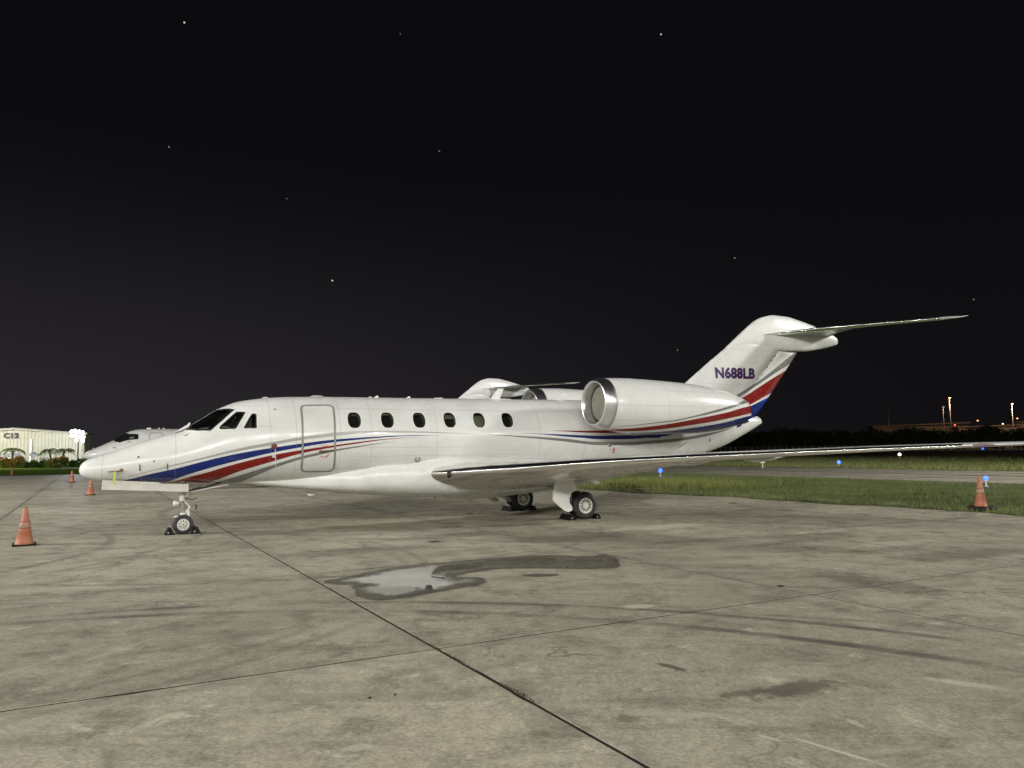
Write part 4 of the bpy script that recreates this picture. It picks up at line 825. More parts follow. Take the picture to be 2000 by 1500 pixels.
def wet_material():
    m = concrete('wet_concrete', .30, False, False); nt = m.node_tree; b = BS(m)
    for nm in ('Roughness', 'Normal'):
        for l in list(b.inputs[nm].links): nt.links.remove(l)
    at = N_(nt, 'ShaderNodeAttribute', attribute_name='depth'); ge = N_(nt, 'ShaderNodeNewGeometry')
    d = mth(nt, 'ADD', at.outputs['Fac'], mth(nt, 'MULTIPLY', mth(nt, 'SUBTRACT', noise(nt, ge.outputs['Position'], 2.4, 5, .6), .5), .7))
    L_(nt, mrange(nt, d, .09, .34, .45, .02), b.inputs['Roughness']); L_(nt, mrange(nt, d, .08, .34, .12, .5), b.inputs['Specular IOR Level'])
    bp = N_(nt, 'ShaderNodeBump'); bp.inputs['Strength'].default_value = .04; bp.inputs['Distance'].default_value = .003; L_(nt, noise(nt, ge.outputs['Position'], 7, 3), bp.inputs['Height']); L_(nt, bp.outputs[0], b.inputs['Normal'])
    return m
WET = wet_material()
def wet_patch(name, P, z, step=.06, scale=1.):
    pts = [Vector((p.x, p.y)) for p in P]; n = len(pts); x0 = min(p.x for p in pts); x1 = max(p.x for p in pts); y0 = min(p.y for p in pts); y1 = max(p.y for p in pts); A = np.array([(p.x, p.y) for p in pts])
    dens = np.array([(A[i]+(A[(i+1) % n]-A[i])*t) for i in range(n) for t in (0, .5)])
    ins = []
    for x in np.arange(x0, x1, step):
        for y in np.arange(y0, y1, step):
            q = (x+rng.normal()*.008, y+rng.normal()*.008)
            if inpoly(q[0], q[1], [tuple(p) for p in pts]) and np.hypot(*(dens-np.array(q)).T).min() > .03: ins.append(Vector(q))
    r = mgeo.delaunay_2d_cdt(pts+ins, [(i, (i+1) % n) for i in range(n)], [], 1, 1e-5)
    me = mesh(name, [(v.x, v.y, z) for v in r[0]], r[2], False, [WET]); a = me.attributes.new('depth', 'FLOAT', 'POINT')
    a.data.foreach_set('value', [float(np.hypot(*(dens-np.array((v.x, v.y))).T).min())*scale for v in r[0]])
    return obj(name, me, kind='structure')
PJ = [p+Vector((rng.normal(), rng.normal()))*.010 for p in PP]
wet_patch('puddle', PJ, .006)
ring = [Vector((.35+.25*math.cos(a)*(1+.1*math.sin(3*a)), 10.35+.11*math.sin(a))) for a in np.linspace(0, 6.1, 30)]
wet_patch('damp_patch', ring, .006, scale=.3)
pb_ = MB(); pb_.lathe([(0, .05), (.035, .042), (.05, 0)], (-1.03, 9.42, .0), 12); pb_.build('drain_knob', M['dark'], None, True, label='small dark knob poking out of the puddle water', cat='debris')
weed = blade_mat('weed_blade', (.06, .055, .03), (.10, .085, .05), (.03, .03, .015))
wp = []
for px, py, dx, dy, n_ in ((-.661, 6.618, .5, -.87, 120), (-.45, 6.25, .5, -.87, 90), (.02, 5.42, .5, -.87, 160), (-.85, 6.95, .5, -.87, 60), (-2.55, 10.05, .5, -.87, 40), (1.42, 12.2, .88, .48, 30), (-2.0, 9.0, .5, -.87, 20)):
    t = rng.normal(0, .12, n_); wp += [(px+e2.x*a+rng.normal()*.006, py+e2.y*a+rng.normal()*.006) for a in t]
blades('weeds', wp, .004, .018, .004, weed, .8)
lf = MB()
for x, y, s_ in ((-.98, 5.32, .014), (-.82, 5.38, .009), (3.2, 9.35, .05), (-1.45, 14.2, .12), (6.6, 23.2, .14), (-1.15, 20.5, .1)): lf.add([(x+math.cos(a)*s_*(1+.3*math.sin(2*a)), y+math.sin(a)*s_*.6, .008+.006*math.sin(a)) for a in np.linspace(0, 5.6, 8)], [tuple(range(8))])
lf.build('litter', M['dark'], kind='stuff')

# ------------------------------------------------------------------ wheel chocks
def chock(lx, ly, s, lab, j=None, yaw=.46694, sz=(.2, .3, .14), tri=True):
    o = empty('wheel_chock', (0, 0, 0), yaw, label=lab, cat='chock', group='rubber wheel chocks')
    b = MB(); w, d, h = sz; b.prism([(-w/2, 0), (w/2, 0), (w*.12, h), (-w*.12, h)], -d/2, d/2); b.build('block', M['black'], o, auto=30)
    r = MB()
    for x, z in ((-.03, .05),): r.lathe([(0, -.003), (.012, -.003), (.012, .004)], (x, -d/2, z), 8, 'y')
    r.tube([(0, d*.2, h), (0, d*.2, h+.02), (0, -d*.2, h+.02), (0, -d*.2, h)], .008, 5, m=1); r.build('rope', [M['rim'], M['offwhite']], o)
    ca, sa = math.cos(yaw), math.sin(yaw); o.location = (-6.896+ca*lx-sa*ly, 16.131+sa*lx+ca*ly, 0); o.scale = (1, 1, 1); return o
chock(-.25, -.03, 1, 'black wedge chock ahead of the striped jet nose wheel', sz=(.2, .34, .15)); chock(.25, -.03, 1, 'black wedge chock behind the striped jet nose wheel', sz=(.2, .34, .15))
chock(8.37, -1.6, 1, 'black rubber chock in front of the near main wheel', sz=(.2, .5, .13)); chock(9.08, -1.6, 1, 'black rubber chock behind the near main wheel', sz=(.17, .5, .12))
chock(8.37, 1.6, 1, 'black rubber chock in front of the far main wheel', sz=(.2, .5, .13)); chock(9.06, 1.6, 1, 'black rubber chock behind the far main wheel', sz=(.17, .5, .12))

# ------------------------------------------------------------------ traffic cones
CO = mat('faded_orange', (.50, .115, .045), .6); nt = CO.node_tree; tc = N_(nt, 'ShaderNodeTexCoord'); nz = noise(nt, tc.outputs['Object'], 9, 6, .7)
L_(nt, mixc(nt, mrange(nt, nz, .35, .7, 0, .75), (.36, .095, .042), (.25, .145, .085)), BS(CO).inputs['Base Color'])
CS = grime(mat('dirty_pale_sleeve', (.32, .19, .135), .55), .12, 14)
def cone(x, y, h, lab, tyre=False, lean=0.):
    o = empty('traffic_cone', (x, y, 0), random.uniform(0, 1), label=lab, cat='traffic cone', group='orange traffic cones on the apron')
    bz = .035; b = MB()
    if tyre: b.lathe([(.16, 0), (.30, .0), (.335, .05), (.33, .1), (.28, .13), (.16, .12)], (0, 0, .0), 28); b.build('rubber_base', M['black'], o, True); bz = .11
    else: b.prism([(-.19, -.19), (.19, -.19), (.19, .19), (-.19, .19)], 0, bz, axis=2); b.build('rubber_base', M['black'], o)
    rb, rt = .145, .03; H = h-bz; f = lambda t: rb+(rt-rb)*t; b = MB()
    b.lathe([(f(0)+.02, bz), (f(0), bz+.025), (f(.3), bz+H*.3), (f(.302)+.003, bz+H*.305), (f(.42), bz+H*.42), (f(.6), bz+H*.6), (f(.61)-.002, bz+H*.61), (f(.97), bz+H*.97), (f(1)*.6, bz+H), (f(1)*.55, bz+H*.93)], (0, 0, 0), 28); b.build('cone_body', CO, o, True)
    b = MB(); b.lathe([(f(.44)+.002, bz+H*.44), (f(.44)+.006, bz+H*.445), (f(.58)+.006, bz+H*.575), (f(.58)+.002, bz+H*.58)], (0, 0, 0), 28); b.build('sleeve', CS, o, True)
    b = MB()
    for t in (.43, .60): b.lathe([(f(t)+.003, bz+H*(t-.012)), (f(t)+.008, bz+H*t), (f(t)+.003, bz+H*(t+.012))], (0, 0, 0), 28)
    b.build('ring', grime(mat('cone_dirt', (.16, .07, .035), .8), .1), o, True); o.rotation_euler.x = lean
cone(-9.057, 14.346, .70, 'weathered orange cone standing alone at the far left, nearest the camera', lean=.02)
cone(-17.35, 31.66, .71, 'orange cone standing just below the striped jet nose tip'); cone(-26.65, 46.49, .71, 'orange cone left of the nose tip, next behind the one under the nose')
cone(-42.1, 64.64, .72, 'smallest orange cone at the grass edge before the hedge of C12'); cone(11.95, 19.75, .87, 'bright orange cone on a black tyre base at the right-hand grass edge', True)

# ------------------------------------------------------------------ airfield lights and stakes
def field_light(x, y, col, s, h, lab, r=.085, name='taxiway_light', pt=0, cat='airfield light'):
    o = empty(name, (x, y, 0), 0, label=lab, cat=cat, group='airfield edge lights')
    b = MB(); b.lathe([(.12, 0), (.12, .03), (.025, .04), (.025, h-.06), (.06, h-.04), (.06, h)], (0, 0, 0), 12); b.build('stem', M['white'], o, True)
    b = MB(); b.lathe([(r*.8, 0), (r, r*.4), (r*.95, r), (r*.6, r*1.5), (0, r*1.7)], (0, 0, h), 14); b.build('lens', emis('lens_'+name, col, s), o, True)
    if pt:
        l = bpy.data.lights.new('lamp', 'POINT'); l.energy = pt; l.color = col; l.shadow_soft_size = .1; lo = bpy.data.objects.new('lamp', l); COL.objects.link(lo); lo.parent = o; lo.location = (0, 0, h+r*2.2)
field_light(8.66, 45.2, (.012, .07, 1), 5, .30, 'blue taxiway light seen just below the near wing of the striped jet', .12, pt=40)
field_light(19.06, 31.06, (.012, .07, 1), 5, .28, 'blue taxiway light beside the cone on the tyre base', .09, pt=25)
field_light(27.27, 64.3, (.02, .10, 1), 5, .3, 'blue taxiway light across the taxiway, at the far grass edge', .14, pt=15)
field_light(156.6, 255.8, (.03, .08, 1), 6, .4, 'dim blue light far off beyond the runway', .3)
field_light(56.9, 113.0, (1, .66, .42), 8, .35, 'white runway edge light in the far grass', .2, name='runway_light', pt=10)
b = MB(); b.box((20.1, 61.9, .25), (.06, .06, .5)); b.box((20.1, 61.9, .5), (.42, .05, .10), rz=.3); b.build('marker_stake', M['white'], label='small white T-shaped stake in the grass across the taxiway', cat='marker')

# ------------------------------------------------------------------ fence, trees, terminal and masts far off
fm = mat('galvanised_post', (.75, .75, .72), .6); root = empty('chain_link_fence', (*UN(0, 252), 0), 0, label='long chain-link fence with pale posts in front of the dark trees', cat='fence')
pm = MB(); pm.box((0, 0, 1.1), (.17, .17, 2.2)); pme = pm.build('post', fm, root); p0 = pme
us = list(np.arange(-330, 40, 3.05)); first = True
for u_ in us:
    o = p0 if first else p0.copy()
    if not first: COL.objects.link(o); o.parent = root
    first = False; q = Vector((uA.x*u_, uA.y*u_, 0)); o.location = (q.x, q.y, rng.normal()*.03)
fb_ = MB()
for z in (2.12, .08): fb_.tube([(uA.x*-330, uA.y*-330, z), (uA.x*40, uA.y*40, z)], .03, 4)
fb_.build('rail', fm, root)
lk = bpy.data.materials.new('chain_link'); lk.use_nodes = True; nt = lk.node_tree; nt.nodes.clear(); o_ = N_(nt, 'ShaderNodeOutputMaterial'); t_ = N_(nt, 'ShaderNodeBsdfTransparent'); d_ = N_(nt, 'ShaderNodeBsdfDiffuse'); d_.inputs[0].default_value = (.3, .31, .29, 1); x_ = N_(nt, 'ShaderNodeMixShader'); x_.inputs[0].default_value = .22
L_(nt, t_.outputs[0], x_.inputs[1]); L_(nt, d_.outputs[0], x_.inputs[2]); L_(nt, x_.outputs[0], o_.inputs[0])
obj('mesh_fabric', mesh('mesh_fabric', [(uA.x*-330, uA.y*-330, .05), (uA.x*40, uA.y*40, .05), (uA.x*40, uA.y*40, 2.1), (uA.x*-330, uA.y*-330, 2.1)], [(0, 1, 2, 3)], False, [lk]), root)
bark = mat('bark', (.09, .07, .05), .9)
def leafmat(name, a, b_): return blade_mat(name, a, b_, tuple(v*1.5 for v in a))
LFM = [leafmat('dark_foliage', (.04, .07, .024), (.06, .09, .034)), leafmat('mid_foliage', (.05, .09, .03), (.08, .11, .04))]
def leaf_cloud(blobs, n, s, m, name, parent, flat=.6):
    V = np.zeros((n*4, 3)); tot = sum(b[3]**2 for b in blobs); k = 0
    for bi, (x, y, z, r, rz_) in enumerate(blobs):
        c = int(n*r*r/tot) if bi < len(blobs)-1 else n-k
        d = rng.normal(size=(c, 3)); d /= np.linalg.norm(d, axis=1)[:, None]; rad = r*rng.uniform(.55, 1.08, c)**.7; C0 = np.array([x, y, z])+d*rad[:, None]*np.array([1, 1, rz_])
        a = rng.normal(size=(c, 3)); a /= np.linalg.norm(a, axis=1)[:, None]; b2 = np.cross(a, rng.normal(size=(c, 3))); b2 /= np.linalg.norm(b2, axis=1)[:, None]; sz = s*rng.uniform(.5, 1.3, c)[:, None]
        for q, (i, j) in enumerate(((-1, -flat), (1, -flat), (1, flat), (-1, flat))): V[4*k+q:4*(k+c):4] = C0+a*sz*i+b2*sz*j
        k += c
    me = bpy.data.meshes.new(name); me.vertices.add(n*4); me.vertices.foreach_set('co', V.ravel()); me.loops.add(n*4); me.loops.foreach_set('vertex_index', np.arange(n*4)); me.polygons.add(n); me.polygons.foreach_set('loop_start', np.arange(0, n*4, 4)); me.polygons.foreach_set('loop_total', np.full(n, 4)); me.update(); me.materials.append(m)
    return obj(name, me, parent)
def tree(h, w, m, n=1300):
    o = empty('broadleaf_tree'); b = MB(); b.tube([(0, 0, 0), (.1, 0, h*.25), (0, .1, h*.5), (.1, 0, h*.7)], [.22, .18, .13, .05], 7)
    for k in range(4): a = k*1.6; b.tube([(0, .05, h*.3), (math.cos(a)*w*.25, math.sin(a)*w*.25, h*.5), (math.cos(a)*w*.4, math.sin(a)*w*.4, h*.62)], [.1, .07, .03], 5)
    b.build('trunk', bark, o, True)
    bl = [(rng.normal()*w*.2, rng.normal()*w*.2, h*rng.uniform(.3, .8), w*rng.uniform(.2, .34), .75) for _ in range(9)]+[(0, 0, h*.72, w*.3, .8)]; leaf_cloud(bl, n, .32, m, 'crown', o); return o
protos = [tree(8.2, 8, LFM[0]), tree(7.2, 9, LFM[1]), tree(9.4, 8.5, LFM[0]), tree(6.4, 7, LFM[1])]; used = set()
def put_tree(x, y, k, s):
    o = protos[k] if k not in used else copy_tree(protos[k]); used.add(k); o.location = (x, y, 0); o.rotation_euler = (0, 0, rng.uniform(0, 6)); o.scale = (s, s, s*rng.uniform(.9, 1.1))
    o['label'] = 'dark leafy tree in the night tree line beyond the chain-link fence'; o['category'] = 'tree'; o['group'] = 'trees beyond the fence'
ut = -345
while ut < 30:
    hh = float(np.interp(ut, [-345, -250, -200, -150, -100, -40, 30], [1.2, 1.3, .98, .98, 1.0, 1.0, 1.05])); put_tree(*UN(ut+rng.normal(), 262+rng.uniform(0, 10)), int(rng.integers(0, 4)), hh*rng.uniform(.82, 1.15)); ut += rng.uniform(3.4, 5.6)
ut = -340
while ut < 30: put_tree(*UN(ut, 282+rng.uniform(0, 8)), int(rng.integers(0, 4)), rng.uniform(.85, 1.1)*float(np.interp(ut, [-340, -220, -150, 30], [1.3, 1.1, 1.05, 1.15]))); ut += rng.uniform(6, 9)

def far_building(x0, x1, y, h, slope, lab, wc, n=6, lit=1.):
    o = empty('terminal_building', ((x0+x1)/2, y, 0), -.25, label=lab, cat='building'); w = x1-x0; b = MB(); b.box((0, 8, h/2-1), (w, 16, h-2)); b.build('wall', wc, o)
    b = MB(); b.prism([(-w/2-1, h-2.0), (w/2+1, h-2.0+slope), (w/2+1, h-1.1+slope), (-w/2-1, h-1.4)], -1.2, 17.5); b.build('roof', M['tr'], o)
    for k in range(n): b = MB(); b.box((-w/2+(k+.5)*w/n, -.06, h*.60), (w/n*.62, .12, 1.2)); b.build('window', emis('warm_window', (1, .62, .3), .10*lit*rng.uniform(.3, 1.3)), o)
M['tr'] = mat('brown_roof', (.22, .17, .13), .8)
far_building(212, 262, 445, 15.2, 1.2, 'long low brown-roofed terminal beyond the trees, between the two tall dark poles', mat('tan_wall', (.22, .18, .14), .9), 8, .3)
far_building(250, 292, 425, 13.8, .9, 'low lit terminal wing between the orange mast and the right-hand trees', mat('tan_wall', (.26, .21, .16), .9), 8, .7)
far_building(276, 330, 405, 16.0, .6, 'brightest lit terminal block at the right edge beyond the trees', mat('pale_wall', (.34, .29, .22), .9), 9, 1.2)
def mast(x, y, z, lab, lit=None, e=0):
    o = empty('light_mast', (x, y, 0), 0, label=lab, cat='light mast', group='tall light masts by the terminal'); b = MB(); b.tube([(0, 0, 0), (0, 0, z)], [.28, .16], 8); b.build('pole', mat('mast_grey', (.3, .3, .3), .6, .3), o, True)
    b = MB(); b.box((0, 0, z), (1.3, .5, .35)); b.tube([(-.6, 0, z), (.6, 0, z)], .12, 6); b.build('lamp_head', M['greyband'], o)
    if lit:
        b = MB(); b.lathe([(0, -.4), (.34, -.2), (.4, 0), (.34, .2), (0, .4)], (-.2, -.6, z-.1), 12); b.build('lamp_glass', emis('sodium_lamp', lit, 5), o, True)
        l = bpy.data.lights.new('lamp', 'POINT'); l.energy = e; l.color = (1, .62, .38); l.shadow_soft_size = .5; lo = bpy.data.objects.new('lamp', l); COL.objects.link(lo); lo.parent = o; lo.location = (0, -2.5, z-1)
SO = (1, .42, .16)
mast(229, 400, 26.7, 'tallest mast with a glowing orange lamp above the far trees', SO, 9000); mast(261.5, 400, 23.3, 'lit orange mast nearest the right edge, above the terminal', SO, 9000)
mast(196.5, 400, 22.2, 'dark unlit pole standing leftmost of the far masts'); mast(225.4, 400, 22.0, 'dark unlit pole just left of the tallest orange mast')
def wall_lamp(x, y, z, c, r, lab):
    b = MB(); b.lathe([(0, -r), (r*.8, -r*.5), (r, 0), (r*.8, r*.5), (0, r)], (0, 0, 0), 10); b.box((0, .5, 0), (.1, .9, .1)); b.build('wall_lamp', emis('wall_lamp_glow', c, 4), None, True, loc=(x, y, z), label=lab, cat='lamp', group='small lamps along the terminal')
wall_lamp(230, 398, 12.4, (1, .08, .06), .4, 'small red lamp at the foot of the tallest orange mast'); wall_lamp(242, 398, 14.6, SO, .32, 'orange lamp between the tallest mast and the round dark tree'); wall_lamp(262, 397, 15.5, SO, .32, 'orange lamp on the lit terminal below the right mast'); wall_lamp(255, 398, 12.8, (1, .75, .4), .3, 'pale yellow lamp low on the terminal wall')

# ------------------------------------------------------------------ hangar C12 with hedge, palms and floodlight
# facade plane about y = 115, x from -112 to -64
HB = empty('hangar', (-64.2, 115.0, 0), .349, label='cream corrugated metal hangar marked C12 with a low gabled roof', cat='building')
wm = grime(mat('cream_metal_siding', (.50, .485, .41), .5), .08, .5)
V = []; F = []
def roofz(x): return 5.48-abs(x+9.2)*.080
xs = []; x = 0
while x > -24: xs += [(x, 0), (x-.30, 0), (x-.34, -.06), (x-.40, -.06), (x-.44, 0)]; x -= .44
for x, y in xs: V += [(x, y, 0), (x, y, roofz(x))]
for i in range(len(xs)-1): F.append((2*i, 2*i+2, 2*i+3, 2*i+1))
obj('siding', mesh('siding', V, F, False, [wm]), HB)
b = MB(); b.box((-.1, 2.5, 2.3), (.2, 5, 4.6)); b.build('side_wall', wm, HB)
b = MB(); b.prism([(.3, 4.72), (-9.2, 5.50), (-24, 4.3), (-24, 4.45), (-9.2, 5.68), (.3, 4.90)], -.35, 5); b.build('roof', mat('grey_roof_metal', (.22, .22, .20), .5, .2), HB)
b = MB(); b.prism([(.25, 4.60), (-9.2, 5.38), (-24, 4.15), (-24, 4.3), (-9.2, 5.53), (.25, 4.75)], -.42, -.36); b.build('gable_trim', grime(mat('trim_paint', (.42, .40, .32), .5), .1), HB)
b = MB(); b.box((-6.95, -.16, 2.0), (.24, .16, 3.9)); b.tube([(-6.95, -.16, 3.9), (-6.8, -.1, 4.1)], .07, 6); b.build('downpipe', mat('white_pipe', (.85, .85, .85), .5), HB)
for x0 in (-9.96, -8.72):
    b = MB(); b.box((x0, -.10, 1.6), (1.12, .08, .95)); w_ = b.build('window', mat('white_window_frame', (.75, .75, .72), .5), HB); b = MB(); b.box((x0, -.16, 1.66), (.92, .03, .62)); b.build('pane', grime(mat('blue_grey_blind', (.28, .32, .36), .3), .2, 3), w_)
b = MB(); b.box((-11.0, -.10, 1.0), (.5, .1, 2.0)); d_ = b.build('door', mat('white_door', (.75, .75, .73), .5), HB)
def text_mesh(name, s, size, m, parent, loc, rot, ext=.02, off=.02):
    cu = bpy.data.curves.new('txt', 'FONT'); cu.body = s; cu.size = size; cu.space_character = 1.08; cu.offset = off; cu.extrude = ext; to = bpy.data.objects.new('txt', cu); COL.objects.link(to); bpy.context.view_layer.update()
    me = bpy.data.meshes.new_from_object(to.evaluated_get(bpy.context.evaluated_depsgraph_get())); bpy.data.objects.remove(to); me.materials.append(m); me.name = name; return obj(name, me, parent, loc, rot)
tx = text_mesh('sign_letters', 'C12', 1.0, mat('black_letters', (.015, .015, .015), .5), HB, (-10.42, -.12, 4.17), (R(90), 0, 0), off=.055); tx.scale = (1.06, 1, 1)
b = MB(); b.tube([(0, 0, 0), (0, 0, 1.3)], .05, 6); b.add([(math.cos(a)*r_, -.1-.25*(1-(r_/.62)**2)*-1, 1.55+math.sin(a)*r_*.55) for r_ in (.62, .3, .02) for a in np.linspace(0, 2*math.pi, 18, endpoint=False)], [(k*18+i, k*18+(i+1) % 18, (k+1)*18+(i+1) % 18, (k+1)*18+i) for k in range(2) for i in range(18)]); b.build('satellite_dish', mat('grey_dish', (.22, .24, .27), .5), None, True, loc=(-69.6, 111.6, .2), label='grey satellite dish on a short post behind the hedge', cat='satellite dish')
# verge, hedges and shrubs
def W2(px, d): return Vector(((px-1000)/1494*d, d))
vg = [EP(-40, 15), EP(3.6, 15), (60, 205), (-140, 130)]
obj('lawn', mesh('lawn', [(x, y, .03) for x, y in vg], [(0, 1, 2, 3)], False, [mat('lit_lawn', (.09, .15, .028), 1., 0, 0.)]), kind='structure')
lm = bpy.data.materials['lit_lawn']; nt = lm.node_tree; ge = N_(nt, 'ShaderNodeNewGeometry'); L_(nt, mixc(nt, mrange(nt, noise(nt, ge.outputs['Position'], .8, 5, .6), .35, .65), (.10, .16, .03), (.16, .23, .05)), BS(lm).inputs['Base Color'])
ks = MB(); a, b_ = W2(118, 92), W2(158, 92); ks.box(((a.x+b_.x)/2, 92.6, .06), (b_.x-a.x, .25, .12), rz=.1); ks.build('kerb', mat('pale_kerb', (.5, .48, .42), .8), kind='structure')
def hedge(px0, px1, d, h, cols, nm, lab, cat, s=.10, seg=.9):
    a, b_ = W2(px0, d), W2(px1, d); L = b_.x-a.x; o = empty(nm, ((a.x+b_.x)/2, d, 0), 0, label=lab, cat=cat)
    n = max(1, int(L/seg)); bl = [(-L/2+(i+.5)*L/n, rng.normal()*.15, h*rng.uniform(.35, .62), h*rng.uniform(.42, .56), 1.0) for i in range(n)]+[(-L/2+(i+.5)*L/n, .2, h*.3, h*.42, 1.) for i in range(n)]
    for k, c in enumerate(cols): leaf_cloud([(x, y-.05*k, z+(.12*h if k else 0), r*(1.02 if k == 0 else 1.0), q) for x, y, z, r, q in bl], int(L*h*(420 if k == 0 else 190)), s, c, 'foliage', o)
    st = MB()
    for i in range(n*2): x = -L/2+(i+.5)*L/n/2; st.tube([(x, 0, 0), (x+.05, .05, h*.6)], .03, 5)
    st.build('stem', bark, o)
HG_ = leafmat('hedge_green', (.06, .13, .025), (.09, .17, .04)); CR = leafmat('croton_orange', (.42, .19, .05), (.5, .30, .09)); YG = leafmat('yellow_green', (.2, .24, .05), (.28, .3, .08))
hedge(2, 46, 98, 1.25, [YG, CR], 'croton_shrub', 'orange and yellow croton shrubs under the hangar windows, left of the clipped hedge', 'shrub', .12); hedge(42, 96, 99, 1.15, [HG_], 'hedge', 'clipped green hedge between the two croton shrubs', 'hedge')
hedge(90, 108, 98, 1.05, [YG], 'yellow_shrub', 'yellow-green shrub between hedge and dark croton', 'shrub', .12); hedge(104, 132, 97.5, 1.35, [HG_, CR], 'croton_shrub', 'dark croton shrub with orange tops by the leaning palms', 'shrub', .12); hedge(131, 158, 99, .95, [HG_], 'hedge', 'short clipped hedge right of the dark croton shrub', 'hedge'); hedge(154, 168, 98, 1.2, [HG_], 'hedge', 'dark hedge end just behind the nose of the striped jet', 'hedge')
def palm(px, d, h, lean, lab, r=2.0, n=15):
    a = W2(px, d); o = empty('palm_tree', (a.x, d, 0), 0, label=lab, cat='palm', group='small palms before the hangar'); b = MB(); b.tube([(0, 0, 0), (lean*.3, 0, h*.45), (lean, 0, h)], [.16, .12, .11], 8); b.build('trunk', bark, o, True)
    fr = leafmat('palm_green', (.06, .085, .025), (.09, .12, .035))
    for k in range(n):
        aa = 2*math.pi*k/n+rng.normal()*.1; up = rng.uniform(.1, .75); b = MB(); pts = [Vector((lean+math.cos(aa)*r*t, math.sin(aa)*r*t, h+up*r*.75*t-r*.62*t*t*(1.2-up*.3))) for t in np.linspace(0, 1, 8)]
        for i in range(len(pts)-1):
            p, q = pts[i], pts[i+1]; b.add([p+Vector((0, 0, .02)), q+Vector((0, 0, .02)), q-Vector((0, 0, .02)), p-Vector((0, 0, .02))], [(0, 1, 2, 3)])
            for s in (-1, 1):
                for f_ in (.0, .33, .66):
                    c = p.lerp(q, f_); side = Vector((-math.sin(aa)*s, math.cos(aa)*s, 0)); ln = .42*math.sin(math.pi*min(.95, (i+f_)/8+.12)); tip = c+side*ln+(q-p).normalized()*.2+Vector((0, 0, -.22)); b.add([c, c+(q-p)*.28, tip], [(0, 1, 2)])
        b.build('frond', fr, o)
palm(26, 104, 2.55, .1, 'small palm in front of the hangar windows under the C12 sign', 1.5); palm(104, 103, 2.4, -.5, 'left of the two leaning palms by the dark croton', 1.25); palm(120, 103, 2.4, .6, 'right of the two leaning palms, brightly lit by the floodlight', 1.2)
# floodlight cluster at the hangar corner
FL = empty('floodlight_mast', (-61.2, 108.0, 0), 0, label='glaring white floodlight cluster on a pole at the hangar corner', cat='floodlight')
b = MB(); b.tube([(0, 0, 0), (0, 0, 5.2)], .09, 10); b.tube([(-1.0, 0, 4.9), (.7, 0, 4.9)], .05, 8); b.tube([(-1.0, 0, 4.0), (.7, 0, 4.0)], .05, 8); b.build('pole', M['greyband'], FL, True)
lampw = emis('flood_glass', (.93, .93, 1.), 7)
for x, z in ((-.95, 4.9), (-.45, 5.0), (.1, 4.9), (-.9, 4.3), (-.35, 4.35), (.25, 4.2), (.62, 4.75), (.72, 4.15), (.66, 3.6), (-.2, 3.7)):
    b = MB(); b.box((x, .05, z), (.46, .22, .38)); h_ = b.build('lamp_head', M['greyband'], FL); b = MB(); b.lathe([(.0, -.04), (.2, -.02), (.25, .02), (.25, .05)], (x, -.09, z), 16, 'y'); b.build('lamp_glass', lampw, h_)
def lamp(kind, name, loc, aim, e, col, size=.4, spot=100, blend=.6, parent=None):
    l = bpy.data.lights.new(name, kind); l.energy = e; l.color = col; l.shadow_soft_size = size
    if kind == 'SPOT': l.spot_size = R(spot); l.spot_blend = blend
    o = bpy.data.objects.new(name, l); COL.objects.link(o); o.location = loc; o.rotation_euler = (Vector(aim)-Vector(loc)).to_track_quat('-Z', 'Y').to_euler(); return o
lamp('SPOT', 'floodlight_beam', (-61.2, 107.2, 4.7), (-25, 40, 0), 6000, (.93, .95, 1), .6, 150, .8)
lamp('POINT', 'floodlight_and_fill', (-62.5, 108.5, 4.6), (0, 0, 0), 1500, (.93, .95, 1), .5)
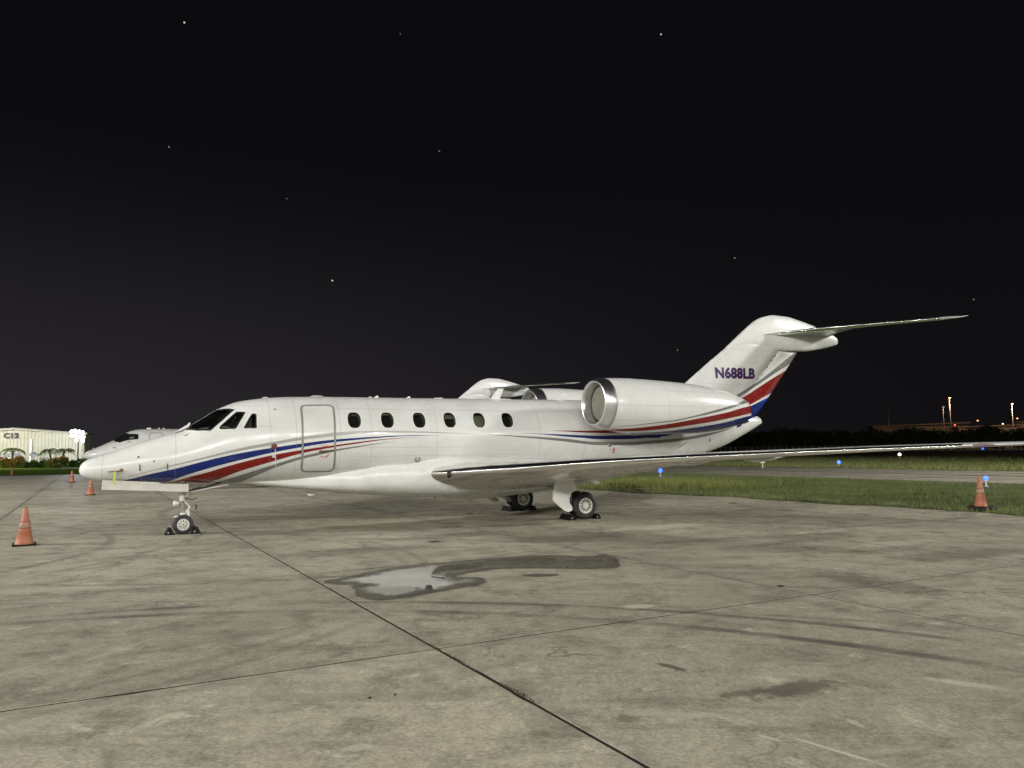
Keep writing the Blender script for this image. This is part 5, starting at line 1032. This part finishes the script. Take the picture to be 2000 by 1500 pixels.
lamp('POINT', 'floodlight_and_fill', (-75, 97, 8.5), (0, 0, 0), 12500, (1, .96, .85), .8)  # added fill lamp without a fixture, brightens hangar front, lawn and hedges

# ------------------------------------------------------------------ apron floodlights and hangar front behind the camera
WARM = (1.0, .985, .94); EN = 5900; EW = 3600
HB2 = empty('hangar', (0, -17, 0), 0, label='tall white hangar front with eave floodlights, behind the camera', cat='building')
b = MB(); b.box((0, -.3, 8), (140, .5, 16)); b.build('wall', grime(mat('white_siding', (.74, .74, .70), .6), .05, .3), HB2)
b = MB(); b.box((0, 1.2, 16.2), (140, 3.4, .4)); b.build('canopy', M['greyband'], HB2)
for k, x in enumerate((-42, -28, -17, -9, -2, 6, 15, 27, 42)):
    b = MB(); b.box((x, 2.6, 12.95), (1.1, .5, .3)); b.tube([(x, 2.6, 13), (x, 2.6, 16.1)], .05, 6); b.build('lamp_head', M['greyband'], HB2)
    lamp('SPOT', 'apron_beam', (x, -14.1, 12.6), (x*.7, 48, 0), EN, WARM, .35, 118, 1.)
for x in (-44, 0, 44):
    l = bpy.data.lights.new('wall_fill', 'AREA'); l.shape = 'RECTANGLE'; l.size = 42; l.size_y = .35; l.energy = EW; l.color = WARM  # strip lamps added to brighten the hangar wall mirrored in the metal edges
    o = bpy.data.objects.new('wall_fill', l); COL.objects.link(o); o.location = (x, -13.2, 15.6); o.rotation_euler = (R(-38), 0, 0)
# masts out of frame: one added on the right to brighten taxiway and grass, one to the left, casting the short shadows that fall to the right
lamp('SPOT', 'apron_beam', (50, 22, 22), (14, 44, 0), 78000, WARM, 2.2, 130, 1.)
lamp('SPOT', 'apron_beam', (-46, 8, 17), (-12, 36, 0), 80000, WARM, .8, 120, 1.)
for x, y, z in ((50, 22, 22), (-46, 8, 17)):
    o = empty('light_mast', (x, y-.6, 0), 0, label='apron light mast out of frame to the '+('right, added to light the taxiway' if x > 0 else 'left'), cat='light mast'); b = MB(); b.tube([(0, 0, 0), (0, 0, z+.4)], [.2, .1], 8); b.build('pole', M['greyband'], o, True)
    b = MB(); b.box((0, 0, z+.5), (1.4, .4, .5)); b.build('lamp_head', M['greyband'], o)
